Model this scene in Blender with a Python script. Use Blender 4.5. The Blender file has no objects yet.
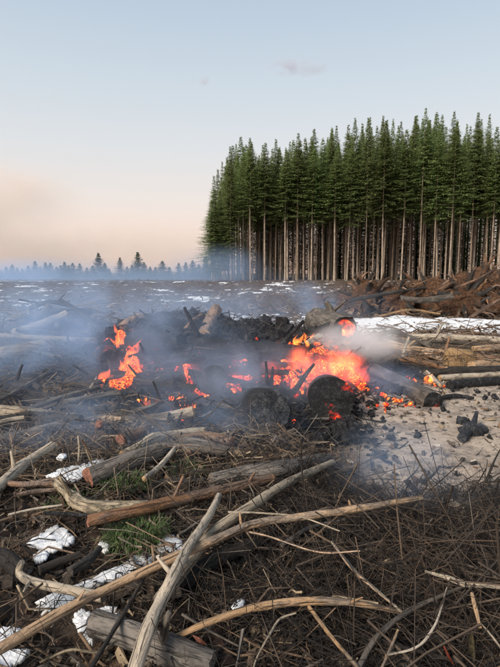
import bpy, math, random
import numpy as np
from mathutils import Vector

SC = bpy.context.scene
COL = SC.collection
R = math.radians

# ------------------------------------------------------------------ camera
PITCH = R(6.79); FPX = 504.0; CAMZ = 1.7
cam = bpy.data.objects.new('camera', bpy.data.cameras.new('camera'))
COL.objects.link(cam); SC.camera = cam
cam.data.sensor_fit = 'VERTICAL'; cam.data.sensor_height = 24
cam.data.lens = 24 * FPX / 667
cam.data.clip_start = 0.05; cam.data.clip_end = 9000
cam.location = (0, 0, CAMZ); cam.rotation_euler = (R(90) - PITCH, 0, 0)

# ------------------------------------------------------------------ sky and sun
SUN_EL, SUN_AZ = R(34), R(222)          # low soft dusk sun, behind the camera and to its left
w = bpy.data.worlds.new('World'); SC.world = w; w.use_nodes = True
nt = w.node_tree; N = nt.nodes; L = nt.links
bg = N['Background']
sky = N.new('ShaderNodeTexSky'); sky.sky_type = 'NISHITA'; sky.sun_disc = False
sky.sun_elevation = SUN_EL; sky.sun_rotation = SUN_AZ; sky.dust_density = 1.0
tc = N.new('ShaderNodeTexCoord'); sp = N.new('ShaderNodeSeparateXYZ'); L.new(tc.outputs['Generated'], sp.inputs[0])
rp = N.new('ShaderNodeValToRGB'); L.new(sp.outputs[2], rp.inputs[0])
er = rp.color_ramp.elements
er[0].position = 0.0; er[0].color = (.84, .55, .43, 1)
er[1].position = 1.0; er[1].color = (.30, .40, .55, 1)
for p, c in ((.03, (.87, .60, .49)), (.075, (.89, .69, .59)), (.13, (.83, .73, .665)), (.23, (.72, .725, .725)), (.34, (.60, .67, .72)), (.45, (.49, .58, .685))):
    e = er.new(p); e.color = (*c, 1)
sc1 = N.new('ShaderNodeVectorMath'); sc1.operation = 'SCALE'; sc1.inputs['Scale'].default_value = 10.0
L.new(rp.outputs[0], sc1.inputs[0])
mx = N.new('ShaderNodeMix'); mx.data_type = 'RGBA'; mx.inputs[0].default_value = 0.86
L.new(sky.outputs[0], mx.inputs[6]); L.new(sc1.outputs[0], mx.inputs[7]); L.new(mx.outputs[2], bg.inputs[0])
bg.inputs[1].default_value = 0.087
sun = bpy.data.objects.new('sun', bpy.data.lights.new('sun', 'SUN')); COL.objects.link(sun)
sun.data.energy = 4.2; sun.data.angle = R(22); sun.data.color = (1, .88, .75)
sd = Vector((math.sin(SUN_AZ) * math.cos(SUN_EL), math.cos(SUN_AZ) * math.cos(SUN_EL), math.sin(SUN_EL)))
sun.rotation_euler = sd.to_track_quat('Z', 'Y').to_euler()
SC.view_settings.view_transform = 'Standard'; SC.view_settings.look = 'None'
SC.view_settings.exposure = 0.4; SC.view_settings.gamma = 1.0
cy = SC.cycles
cy.use_denoising = True; cy.max_bounces = 6; cy.diffuse_bounces = 3; cy.glossy_bounces = 2
cy.transmission_bounces = 3; cy.volume_bounces = 3; cy.transparent_max_bounces = 8
cy.volume_step_rate = 1.0; cy.volume_max_steps = 256
cy.sample_clamp_indirect = 6

# ------------------------------------------------------------------ maths
random.seed(7); RNG = np.random.default_rng(7)
def _h(ix, iy, s):
    n = (ix.astype(np.int64) * 374761393 + iy.astype(np.int64) * 668265263 + s * 974634521) & 0xffffffff
    n = ((n ^ (n >> 13)) * 1274126177) & 0xffffffff
    n = (n ^ (n >> 16)) & 0xffffff
    return n / float(0xffffff)
def vn(x, y, s=0):
    x = np.asarray(x, float); y = np.asarray(y, float)
    ix = np.floor(x); iy = np.floor(y); fx = x - ix; fy = y - iy
    fx = fx * fx * (3 - 2 * fx); fy = fy * fy * (3 - 2 * fy)
    a = _h(ix, iy, s); b = _h(ix + 1, iy, s); c = _h(ix, iy + 1, s); d = _h(ix + 1, iy + 1, s)
    return (a + (b - a) * fx) * (1 - fy) + (c + (d - c) * fx) * fy
def fbm(x, y, s=0, o=3):
    t = 0; a = .5; x = np.asarray(x, float); y = np.asarray(y, float)
    for i in range(o):
        t = t + a * (vn(x, y, s + i * 17) - .5); x = x * 2.03 + 3.1; y = y * 2.03 - 1.7; a *= .5
    return t * 2          # about -1..1
def sm(a, b, x):
    t = np.clip((np.asarray(x, float) - a) / (b - a), 0, 1); return t * t * (3 - 2 * t)

def Hs(x, y):
    x = np.asarray(x, float); y = np.asarray(y, float)
    z = .6 * sm(30, 80, y)
    fx = sm(.1, 1.0, x)
    z = z + (.27 - .06 * fx) * (1 - sm(3.25 - .7 * fx, 3.5 + 3.0 * (1 - fx), y)) * sm(-3, 1, y)
    z = z + .08 * fx * np.exp(-((y - 2.1) / .6) ** 2)
    z = z + .22 * (1 - sm(-1.6, -.2, x)) * sm(4, 5.5, y) * (1 - sm(9.5, 11.5, y))
    z = z + .74 * (.8 + .4 * vn(np.asarray(x) * 1.1 + 9, np.asarray(y) * .6, 44)) * np.exp(-((x + .45) / 2.5) ** 4) * np.exp(-((y - 8.9) / 1.3) ** 2)
    z = z + .22 * np.exp(-((x + .1) / 2.0) ** 4) * np.exp(-((y - 7.4) / 1.1) ** 2)
    z = z + .80 * np.exp(-((x + 4.7) / 1.35) ** 2 - ((y - 12.2) / 1.3) ** 2)
    z = z + .30 * np.exp(-((x + 7.5) / 1.6) ** 2 - ((y - 13) / 1.6) ** 2)
    z = z + .25 * np.exp(-((y - 20.5) / 1.8) ** 2) * sm(1.5, 4, x)
    return z
def rough(x, y):
    near = 1 - sm(9, 16, y)
    pile = (1 - sm(.2, 1.0, x) * sm(3.6, 4.2, y)) * near
    n = near * (.010 + .095 * pile) * fbm(x * 2.2, y * 2.2, 3, 3) + near * (.006 + .055 * pile) * fbm(x * 9, y * 9, 9, 3)
    far = sm(10, 18, y) * (1 - .6 * sm(60, 110, y))
    return n + far * (.16 * fbm(x * .45, y * .45, 21, 3) + .16 * fbm(x * 1.7, y * 1.7, 33, 3))
def H(x, y): return Hs(x, y) + rough(x, y)

cP, sP = math.cos(PITCH), math.sin(PITCH)
def ray(px, py):
    u = (px - 250) / FPX; v = (333.5 - py) / FPX
    return np.array([u, cP + v * sP, -sP + v * cP])
def at(px, py, Y):
    d = ray(px, py); t = Y / d[1]
    return Vector((d[0] * t, Y, CAMZ + d[2] * t))
TS = np.geomspace(.8, 300, 4000)
def gnd(px, py, lift=0.0):
    d = ray(px, py); x = d[0] * TS; y = d[1] * TS; z = CAMZ + d[2] * TS
    k = int(np.argmax(z <= Hs(x, y) + lift))
    return Vector((x[k], y[k], z[k]))
class Pts(list): s = 1.0
def G(lift, *pp):
    q = Pts(gnd(p[0], p[1], (p[2] if len(p) > 2 else lift) + (.045 if p[1] > 500 else .015)) for p in pp); q.s = .72 if sum(p[1] for p in pp) / len(pp) > 500 else .78
    return q
def up(px, py, Y, clear=.03):
    """a point seen at a pixel at depth Y, or where that sight line first meets the ground if that is nearer"""
    p = at(px, py, Y)
    g_ = gnd(px, py, clear)
    if 1.0 < g_.y < p.y: p = g_
    return p
def A(Y, *pp, clear=.05):
    ys_ = [(p[2] if len(p) > 2 else Y) for p in pp]; q = Pts(up(p[0], p[1], y_, clear) for p, y_ in zip(pp, ys_))
    q.s = sum(v.y / y_ for v, y_ in zip(q, ys_)) / len(q); return q

# ------------------------------------------------------------------ mesh helpers
def fast(name, V, F, attrs=None, smooth=True):
    """V (n,3), F list of int arrays shaped (m,3) or (m,4)."""
    me = bpy.data.meshes.new(name)
    V = np.asarray(V, np.float32).reshape(-1, 3)
    if not isinstance(F, (list, tuple)): F = [F]
    F = [np.asarray(f, np.int32) for f in F if len(f)]
    me.vertices.add(len(V)); me.vertices.foreach_set('co', V.ravel())
    li = np.concatenate([f.ravel() for f in F]); tot = np.concatenate([np.full(len(f), f.shape[1], np.int32) for f in F])
    st = np.concatenate([[0], np.cumsum(tot)[:-1]]).astype(np.int32)
    me.loops.add(len(li)); me.loops.foreach_set('vertex_index', li.astype(np.int32))
    me.polygons.add(len(tot)); me.polygons.foreach_set('loop_start', st); me.polygons.foreach_set('loop_total', tot)
    me.polygons.foreach_set('use_smooth', np.full(len(tot), bool(smooth)))
    for k, a in (attrs or {}).items():
        a = np.asarray(a, np.float32)
        if a.ndim == 2:
            at_ = me.attributes.new(k, 'FLOAT_VECTOR', 'POINT'); at_.data.foreach_set('vector', a.ravel())
        else:
            at_ = me.attributes.new(k, 'FLOAT', 'POINT'); at_.data.foreach_set('value', a)
    me.update(calc_edges=True); me.validate()
    return me
def ob(name, me, mat=None, parent=None, loc=(0, 0, 0)):
    o = bpy.data.objects.new(name, me); COL.objects.link(o); o.location = loc
    if mat is not None and me is not None and not me.materials: me.materials.append(mat)
    if parent is not None: o.parent = parent
    return o
def tag(o, label=None, cat=None, group=None, kind=None):
    if label: o['label'] = label
    if cat: o['category'] = cat
    if group: o['group'] = group
    if kind: o['kind'] = kind
    return o
def catmull(P, n):
    P = np.array([tuple(p) for p in P], float)
    if len(P) == 2: return P[0] + (P[1] - P[0]) * np.linspace(0, 1, n)[:, None]
    Q = np.vstack([2 * P[0] - P[1], P, 2 * P[-1] - P[-2]])
    seg = np.linalg.norm(np.diff(P, axis=0), axis=1); cs = np.concatenate([[0], np.cumsum(seg)]); cs /= cs[-1]
    out = []
    for t in np.linspace(0, 1, n):
        i = min(int(np.searchsorted(cs, t, 'right')) - 1, len(P) - 2); i = max(i, 0)
        f = (t - cs[i]) / max(cs[i + 1] - cs[i], 1e-9)
        a, b, c, d = Q[i], Q[i + 1], Q[i + 2], Q[i + 3]
        out.append(.5 * ((2 * b) + (-a + c) * f + (2 * a - 5 * b + 4 * c - d) * f * f + (-a + 3 * b - 3 * c + d) * f ** 3))
    return np.array(out)
def frames(P):
    T = np.gradient(P, axis=0); T /= np.linalg.norm(T, axis=1)[:, None] + 1e-12
    u = np.cross(T[0], [0, 0, 1.0])
    if np.linalg.norm(u) < .1: u = np.cross(T[0], [0, 1.0, 0])
    u /= np.linalg.norm(u); U = []; W = []
    for t in T:
        u = u - t * np.dot(u, t); u /= np.linalg.norm(u); U.append(u); W.append(np.cross(t, u))
    return T, np.array(U), np.array(W)
def tube(pts, r, sides=12, n=None, rgh=.12, seed=0, jag=0.0, freq=3.0, flat=1.0):
    """returns V, quads, lc, (ring0, ring1) for a rough tapering tube"""
    P0 = np.array([tuple(p) for p in pts], float)
    Ln = np.sum(np.linalg.norm(np.diff(P0, axis=0), axis=1))
    r = np.atleast_1d(np.array(r, float))
    if n is None: n = int(np.clip(Ln / (max(r.mean(), .012) * .8), 6, 60))
    P = catmull(pts, n); T, U, W = frames(P)
    rad = np.interp(np.linspace(0, 1, n), np.linspace(0, 1, len(r)), r)
    s = np.concatenate([[0], np.cumsum(np.linalg.norm(np.diff(P, axis=0), axis=1))])
    th = np.arange(sides) / sides * 2 * np.pi
    c, si = np.cos(th), np.sin(th); sg = s[:, None]; rm = max(rad.mean(), 1e-3)
    nz = fbm(c[None] * 1.3 + sg / rm * .22 * freq / 3 + seed * 7.3, si[None] * 1.3 - sg / rm * .11 + seed * 3.1, seed % 97, 3)
    bu = fbm(sg * 1.4 / max(rm * 8, .05) + seed, sg * 0 + seed * 2.7, 5, 2)
    RR = rad[:, None] * (1 + rgh * 1.6 * nz + rgh * .8 * bu)
    V = P[:, None, :] + RR[..., None] * (c[None, :, None] * U[:, None, :] + flat * si[None, :, None] * W[:, None, :])
    if jag:
        for k, sgn in ((0, -1), (n - 1, 1)):
            V[k] += T[k] * (sgn * jag * rad[k] * 2 * (RNG.random(sides)[:, None] - .3))
    lc = np.stack([np.broadcast_to(c[None] * rad[:, None], (n, sides)), np.broadcast_to(si[None] * rad[:, None], (n, sides)),
                   np.broadcast_to(sg, (n, sides))], -1).reshape(-1, 3) + np.array([seed * 1.37 % 50, seed * .77 % 50, seed * 2.1 % 50])
    i = np.arange(n - 1)[:, None] * sides; j = np.arange(sides)[None]; j2 = (j + 1) % sides
    Q = np.stack([i + j, i + j2, i + sides + j2, i + sides + j], -1).reshape(-1, 4)
    return V.reshape(-1, 3), Q, lc, (V[0], V[-1]), (T[0], T[-1])
def cap(ring, axis, seed=0, dome=.06, sides=None, hollow=0):
    c = ring.mean(0); m = len(ring); rr = np.linalg.norm(ring - c, axis=1).mean(); VV = []; LC = []
    th = np.arange(m) / m * 2 * np.pi
    for q in (1, .72, .42, .16):
        v = c + (ring - c) * q + axis * (dome * rr * (1 - q * q) + (0 if q == 1 else .06 * rr) * (RNG.random(m)[:, None] - .5))
        VV.append(v); LC.append(np.stack([np.cos(th) * rr * q, np.sin(th) * rr * q, th * 0], -1))
    VV.append(c[None] + axis * dome * rr); LC.append(np.zeros((1, 3)))
    j = np.arange(m); j2 = (j + 1) % m; Q = []
    for k in range(3): Q.append(np.stack([k * m + j, k * m + j2, (k + 1) * m + j2, (k + 1) * m + j], -1))
    Tr = np.stack([3 * m + j, 3 * m + j2, np.full(m, 4 * m)], -1)
    return np.vstack(VV), [np.vstack(Q), Tr], np.vstack(LC) + seed * 3.3 % 50
SEED = [100]
def log(name, label, cat, pts, r, mat, endmat=None, group=None, sides=12, rgh=.12, jag=.15, stubs=0, parent=None, stubmat=None, freq=3.0, n=None, ends=True):
    """one log / branch: rough tube + a child for each end face + broken-off side stubs"""
    SEED[0] += 1; s = SEED[0]; r = np.atleast_1d(np.array(r, float)) * getattr(pts, 's', 1.0)
    V, Q, lc, rings, ax = tube(pts, r, sides, n, rgh, s, jag, freq)
    o0 = V[:sides].mean(0)
    base = Vector(o0) if parent is None else Vector((0, 0, 0))
    off = np.array(base)
    o = ob(name, fast(name, V - off, Q, {'lc': lc}), mat, parent, base)
    if label: tag(o, label, cat, group)
    if ends:
        for k in (0, 1):
            cv, cf, cl = cap(rings[k], ax[k] * (1 if k else -1), s + k)
            ob('cut_end', fast('cut_end', cv - off, cf, {'lc': cl}), endmat or mat, o)
    P = catmull(pts, 20); T, U, W = frames(P); rr = np.interp(np.linspace(0, 1, 20), np.linspace(0, 1, len(np.atleast_1d(r))), np.atleast_1d(r)) if np.ndim(r) else np.full(20, r)
    rnd = random.Random(s)
    for k in range(stubs):
        i = rnd.randint(3, 17); a = rnd.uniform(0, 6.28)
        d = math.cos(a) * U[i] + math.sin(a) * W[i]
        if d[2] < -.3: d = -d
        ln = rr[i] * rnd.uniform(1.6, 4.5); d2 = d + T[i] * rnd.uniform(.2, .9)
        sv, sq, sl, srg, sax = tube([P[i] + d * rr[i] * .6, P[i] + d * rr[i] + d2 * ln * .5, P[i] + d * rr[i] + d2 * ln], [rr[i] * .42, rr[i] * .3, rr[i] * .2], 7, 5, .15, s + k * 5, .4)
        so = ob('branch_stub', fast('branch_stub', np.vstack([sv, srg[1].mean(0)[None]]) - off, [sq, np.stack([28 + np.arange(7), 28 + (np.arange(7) + 1) % 7, np.full(7, 35)], -1)], {'lc': np.vstack([sl, sl[-1:]])}), stubmat or mat, o)
    return o

# ------------------------------------------------------------------ materials
class Mat:
    def __init__(s, name, rough=.85):
        s.m = bpy.data.materials.new(name); s.m.use_nodes = True; s.nt = s.m.node_tree
        s.b = s.nt.nodes['Principled BSDF']; s.b.inputs['Roughness'].default_value = rough
        s.b.inputs['Specular IOR Level'].default_value = .25
        s.out = s.nt.nodes['Material Output']
    def n(s, t, ins=None, **kw):
        x = s.nt.nodes.new('ShaderNode' + t)
        for k, v in kw.items(): setattr(x, k, v)
        for k, v in (ins or {}).items():
            if isinstance(v, bpy.types.NodeSocket): s.nt.links.new(v, x.inputs[k])
            else: x.inputs[k].default_value = v
        return x
    def mix(s, f, a, b, mode='MIX'):
        c = lambda v: (*v, 1) if isinstance(v, tuple) and len(v) == 3 else v
        return s.n('Mix', {0: f, 6: c(a), 7: c(b)}, data_type='RGBA', blend_type=mode).outputs[2]
    def attr(s, k): return s.n('Attribute', attribute_name=k)
    def math(s, op, a, b=0.0, c=None):
        i = {0: a, 1: b}
        if c is not None: i[2] = c
        return s.n('Math', i, operation=op).outputs[0]
    def mr(s, v, a, b, c=0.0, d=1.0): return s.n('MapRange', {0: v, 1: a, 2: b, 3: c, 4: d}).outputs[0]
    def noise(s, vec, scale, detail=4, rough=.6, out=0): return s.n('TexNoise', {'Vector': vec, 'Scale': scale, 'Detail': detail, 'Roughness': rough}).outputs[out]
    def scale(s, vec, v): return s.n('VectorMath', {0: vec, 1: v}, operation='MULTIPLY').outputs[0]
    def bump(s, h, strength=.5, dist=.02):
        b = s.n('Bump', {'Height': h, 'Strength': strength, 'Distance': dist}); s.nt.links.new(b.outputs[0], s.b.inputs['Normal'])
    def link(s, a, k): s.nt.links.new(a, s.b.inputs[k])

def wood(name, c1, c2, bark, amount, sc=1.0, dirt=(.02, .017, .015), dirt_amt=.6, bumpd=.02, var=.5):
    """streaky wood or bark: c1/c2 fibre colours, bark = darker patches covering `amount` of it"""
    m = Mat(name, .88); lc = m.attr('lc').outputs['Vector']
    st = m.noise(m.scale(lc, (14 / sc, 14 / sc, 1.6 / sc)), 4, 5, .65)
    pa = m.noise(m.scale(lc, (5 / sc, 5 / sc, 1.5 / sc)), 2.2, 4, .6)
    fi = m.noise(m.scale(lc, (40 / sc, 40 / sc, 12 / sc)), 3, 3)
    col = m.mix(m.mr(st, .3, .7), c1, c2)
    pm = m.mr(pa, .5 + (.5 - amount) * .6 - .05, .5 + (.5 - amount) * .6 + .05)
    col = m.mix(pm, col, m.mix(m.mr(fi, .35, .7), bark, tuple(min(1, v * 1.9) for v in bark)))
    di = m.noise(lc, 9 / sc, 5, .7)
    col = m.mix(m.math('MULTIPLY', m.mr(di, .52, .68), dirt_amt), col, dirt)
    ck = m.mr(m.noise(m.scale(lc, (30 / sc, 30 / sc, 1.3 / sc)), 3, 2, .5), .60, .66)
    col = m.mix(m.math('MULTIPLY', ck, .7), col, dirt)
    sp_ = m.mr(m.noise(lc, 70 / sc, 3, .7), .60, .70)
    col = m.mix(m.math('MULTIPLY', sp_, .55), col, dirt)
    rnd = m.n('ObjectInfo').outputs['Random']
    hs = m.n('HueSaturation', {'Color': col, 'Value': m.mr(rnd, 0, 1, 1 - var * .5, 1 + var * .5), 'Saturation': m.mr(rnd, 0, 1, 1.1, .8)})
    m.link(hs.outputs[0], 'Base Color')
    m.bump(m.math('ADD', m.math('MULTIPLY', st, .6), m.math('ADD', m.math('MULTIPLY', fi, .3), m.math('SUBTRACT', m.math('MULTIPLY', pm, .5), m.math('MULTIPLY', ck, .5)))), 1.0, bumpd)
    return m.m
def endgrain(name, c1, c2, dark=(.03, .022, .016), sc=1.0):
    m = Mat(name, .85); lc = m.attr('lc').outputs['Vector']
    ln = m.n('VectorMath', {0: lc}, operation='LENGTH').outputs['Value']
    wv = m.math('SINE', m.math('MULTIPLY', m.math('ADD', ln, m.math('MULTIPLY', m.noise(lc, 12), .03)), 500 / sc))
    col = m.mix(m.mr(wv, -1, 1), c1, c2)
    col = m.mix(m.mr(m.noise(lc, 18 / sc, 5, .7), .5, .68), col, dark)
    m.link(col, 'Base Color'); m.bump(m.noise(lc, 60 / sc, 4), .6, .006)
    return m.m
FIRE_RAMP = ((0, (.0, .0, .0)), (.35, (.25, .008, .002)), (.55, (1, .05, .008)), (.75, (1, .14, .015)), (1, (1, .38, .06)))
def ramp(m, f, stops):
    r = m.n('ValToRGB', {0: f}); e = r.color_ramp.elements
    e[0].position, e[0].color = stops[0][0], (*stops[0][1], 1); e[1].position, e[1].color = stops[-1][0], (*stops[-1][1], 1)
    for p, c in stops[1:-1]: x = e.new(p); x.color = (*c, 1)
    return r.outputs[0]
def charred(name, hot=0.0, ashy=.35, sc=1.0, strength=2.2, col=(.011, .011, .012), cells=.75):
    """alligatored charcoal; hot = how much of its cracked skin is glowing"""
    m = Mat(name, .8)
    co = m.attr('lc').outputs['Vector']
    dv = m.n('VectorMath', {0: co, 1: m.scale(m.noise(co, 9 / sc, 3, .6, 1), (.16 * sc, .16 * sc, .16 * sc))}, operation='ADD').outputs[0]
    vo = m.n('TexVoronoi', {'Vector': m.scale(dv, (13 / sc, 13 / sc, 7 / sc)), 'Scale': 2.2, 'Randomness': 1.0}, feature='DISTANCE_TO_EDGE').outputs[0]
    crack = m.mr(vo, 0, .06, .45, 1)
    nz = m.noise(co, 6 / sc, 6, .65); ash = m.mr(m.noise(co, 14 / sc, 5, .7), .48, .66)
    c = m.mix(m.math('MULTIPLY', ash, ashy), col, (.20, .20, .205))
    c = m.mix(crack, (.004, .004, .004), c)
    m.link(c, 'Base Color')
    m.bump(m.math('ADD', m.math('MULTIPLY', crack, .6), nz), 1.0, .02)
    if hot:
        h = m.mr(m.noise(co, 4.3 / sc, 3, .55), .72 - hot * .5, .92 - hot * .5)
        f = m.math('MULTIPLY', h, m.math('ADD', m.mr(vo, .0, .13, cells, .0), m.mr(m.noise(co, 22 / sc, 4, .7), .4, .75, .0, 1.3 - .7 * cells)))
        m.link(ramp(m, f, FIRE_RAMP), 'Emission Color'); m.b.inputs['Emission Strength'].default_value = strength
    return m.m
def tinted(name, stops, rough=.9, trans=0.0):
    """colour picked per piece from its own tint value"""
    m = Mat(name, rough); t = m.attr('tint').outputs['Fac']
    col = ramp(m, t, stops)
    nz = m.noise(m.n('TexCoord').outputs['Object'], 35, 3)
    col = m.mix(m.mr(nz, .3, .7, .0, .45), col, (.02, .018, .016))
    m.link(col, 'Base Color')
    if trans:
        tr = m.n('BsdfTranslucent', {'Color': col}); ms = m.n('MixShader', {0: trans, 1: m.b.outputs[0], 2: tr.outputs[0]})
        m.nt.links.new(ms.outputs[0], m.out.inputs['Surface'])
    return m.m

W_TAN = wood('peeled tan wood', (.46, .30, .17), (.30, .19, .105), (.15, .115, .085), .42)
W_PALE = wood('pale weathered wood', (.42, .35, .26), (.30, .245, .18), (.14, .12, .095), .35)
W_RED = wood('red brown bark', (.29, .165, .095), (.20, .11, .065), (.12, .085, .065), .48)
W_GREY = wood('grey bark', (.17, .145, .12), (.11, .095, .08), (.06, .052, .045), .5)
W_DARK = wood('dark wet bark', (.060, .050, .042), (.036, .030, .026), (.02, .018, .016), .5)
W_FLAKY = wood('flaky yellow bark', (.40, .31, .19), (.26, .20, .12), (.10, .08, .05), .5, sc=.6)
W_ROOT = wood('root brown wood', (.19, .105, .058), (.10, .053, .031), (.04, .025, .017), .5, sc=2, bumpd=.03)
W_TRUNK = wood('conifer trunk bark', (.36, .285, .215), (.26, .205, .155), (.15, .115, .09), .42, sc=3, dirt_amt=.15, bumpd=.02, var=.6)
E_TAN = endgrain('pale sawn end', (.42, .28, .16), (.30, .19, .10))
E_RED = endgrain('red sawn end', (.27, .125, .085), (.19, .085, .058))
E_GREY = endgrain('weathered sawn end', (.2, .17, .14), (.13, .11, .09))
E_DARK = endgrain('dark sawn end', (.06, .05, .045), (.035, .03, .027))
CHAR = charred('charred wood', 0, .2)
CHAR_GREY = charred('charred wood with grey ash and painted smoke haze', 0, .28, 1.1, col=(.022, .025, .031))  # blue-grey col paints drifting smoke haze into the ashy char
CHAR_WARM = charred('charred wood with a few glowing cracks', .22)
CHAR_HOT = charred('charred wood with glowing cracks', .24, .15, sc=.7, strength=2.6, cells=.3)
EMBER = charred('live coals', .88, .1, .8, 2.3)

def ground_mat():
    m = Mat('clear-cut soil', .95); P = m.n('NewGeometry').outputs['Position']
    a = m.attr('ash').outputs['Fac']; ch = m.attr('char').outputs['Fac']
    n1 = m.noise(P, 1.6, 6, .65); n2 = m.noise(P, 14, 6, .7); n3 = m.noise(P, 60, 4, .7)
    c = m.mix(m.mr(n2, .35, .65), (.035, .026, .020), (.095, .068, .050))
    c = m.mix(m.mr(n1, .45, .62), c, (.095, .064, .046))
    c = m.mix(m.mr(n3, .58, .7), c, (.19, .14, .10))
    ashc = m.mix(m.mr(n2, .35, .7), (.42, .335, .26), (.58, .48, .385))
    ashc = m.mix(m.mr(m.noise(P, 1.7, 7, .72), .47, .62, 0, .9), ashc, (.17, .145, .125))
    ashc = m.mix(m.mr(m.noise(P, 6, 7, .75), .55, .66), ashc, (.07, .06, .052))
    ashc = m.mix(m.mr(n3, .6, .72), ashc, (.10, .085, .07))
    c = m.mix(a, c, ashc)
    cc = m.mix(m.mr(n2, .42, .66), (.012, .0115, .011), (.075, .07, .066))
    cc = m.mix(m.mr(m.noise(P, 7, 6, .7), .58, .7), cc, (.17, .155, .14))
    c = m.mix(ch, c, cc)
    m.link(c, 'Base Color'); m.bump(m.math('ADD', n2, m.math('MULTIPLY', n3, .4)), .9, .05)
    return m.m
def snow_mat():
    m = Mat('old granular snow', .6); P = m.n('NewGeometry').outputs['Position']
    c = m.mix(m.mr(m.noise(P, 9, 5, .7), .5, .72), (.80, .82, .84), (.48, .46, .43))
    c = m.mix(m.mr(m.noise(P, 55, 4, .7), .58, .70), c, (.14, .11, .085))
    m.link(c, 'Base Color'); m.bump(m.noise(P, 45, 5, .7), .6, .02)
    m.b.inputs['Subsurface Weight'].default_value = 0
    return m.m
SNOW = snow_mat()

# ------------------------------------------------------------------ ground
def warp_grid(ys, nx, wfun):
    c = np.linspace(-1, 1, nx); c = .55 * c + .45 * c ** 3
    Y = np.repeat(ys[:, None], nx, 1); X = c[None] * wfun(ys)[:, None]
    i = np.arange(len(ys) - 1)[:, None] * nx; j = np.arange(nx - 1)[None]
    Q = np.stack([i + j, i + j + 1, i + nx + j + 1, i + nx + j], -1).reshape(-1, 4)
    return X, Y, Q
ys = np.concatenate([np.linspace(-60, 0, 14), np.arange(.4, 11, .05), np.geomspace(11, 130, 190), np.geomspace(140, 6000, 26)])
X, Y, Q = warp_grid(ys, 330, lambda y: np.maximum(12, np.abs(y) * 1.5 + 4))
Z = H(X, Y) - .6 * sm(500, 3000, Y) * 0
nb = fbm(X * 1.1, Y * 1.1, 55, 4)
ash = sm(.62, 1.25, X + .5 * nb) * sm(3.0, 3.8, Y + .5 * nb) * (1 - sm(7.3, 8.3, Y + .9 * nb - .12 * X)) * (1 - sm(6, 8, X))
chr_ = np.clip(np.exp(-((X + .3) / 2.9) ** 4 - ((Y - 8.4) / 2.1) ** 4) * 1.3 + 1.2 * np.exp(-((X + .35) / 1.65) ** 4 - ((Y - 6.0) / 1.4) ** 4) + .9 * sm(1.2, 2, X) * np.exp(-((Y - 8.6) / .75) ** 2) * (1 - sm(7, 9, X)) + .8 * fbm(X * .8, Y * .8, 88) * (1 - sm(6, 10, Y)), 0, 1) * (1 - ash)
g = ob('ground', fast('ground', np.stack([X, Y, Z], -1), Q, {'ash': ash.ravel(), 'char': chr_.ravel()}), ground_mat())
tag(g, 'brown rough clear-cut ground with pale ash beside the fire', None, None, 'structure')

ys = np.concatenate([np.geomspace(11.5, 75, 240)])
X, Y, Q = warp_grid(ys, 340, lambda y: y * .75 + 3)
nz = .5 * fbm(X * .30, Y * .26, 71, 2) + .55 * fbm(X * 1.3, Y * .9, 72, 4)
thr = .24 - .16 * np.exp(-((Y - 17) / 3) ** 2) + .06 * sm(26, 60, Y) - .28 * np.exp(-((Y - 16.4) / 1.5) ** 2) * sm(1.8, 3.2, X) + .25 * (1 - sm(12.5, 14, Y)) + .28 * np.exp(-((Y - 20.6) / 2) ** 2) * sm(2, 3.2, X)
thr = thr - .02 * sm(20, 30, Y) - .14 * np.exp(-((Y - 16.5) / 2) ** 2 - ((X - .5) / 3) ** 2)
S = Hs(X, Y) + sm(10, 18, Y) * .16 * fbm(X * .45, Y * .45, 21, 3) + np.clip(nz - thr, -.5, .22) * .30 + .07 * np.exp(-((Y - 16.4) / 1.6) ** 2) * sm(1.8, 3.2, X) + .035 * np.exp(-((Y - 18) / 4) ** 2)
Zg = H(X, Y); keep = (S > Zg - .03)
kq = keep.ravel()[Q].any(1)
used = np.unique(Q[kq]); remap = np.full(X.size, -1); remap[used] = np.arange(len(used))
so = ob('snow', fast('snow', np.stack([X, Y, S], -1).reshape(-1, 3)[used], remap[Q[kq]]), SNOW)
tag(so, 'old white snow lying in broken patches across the clear-cut', None, None, 'stuff')

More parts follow.
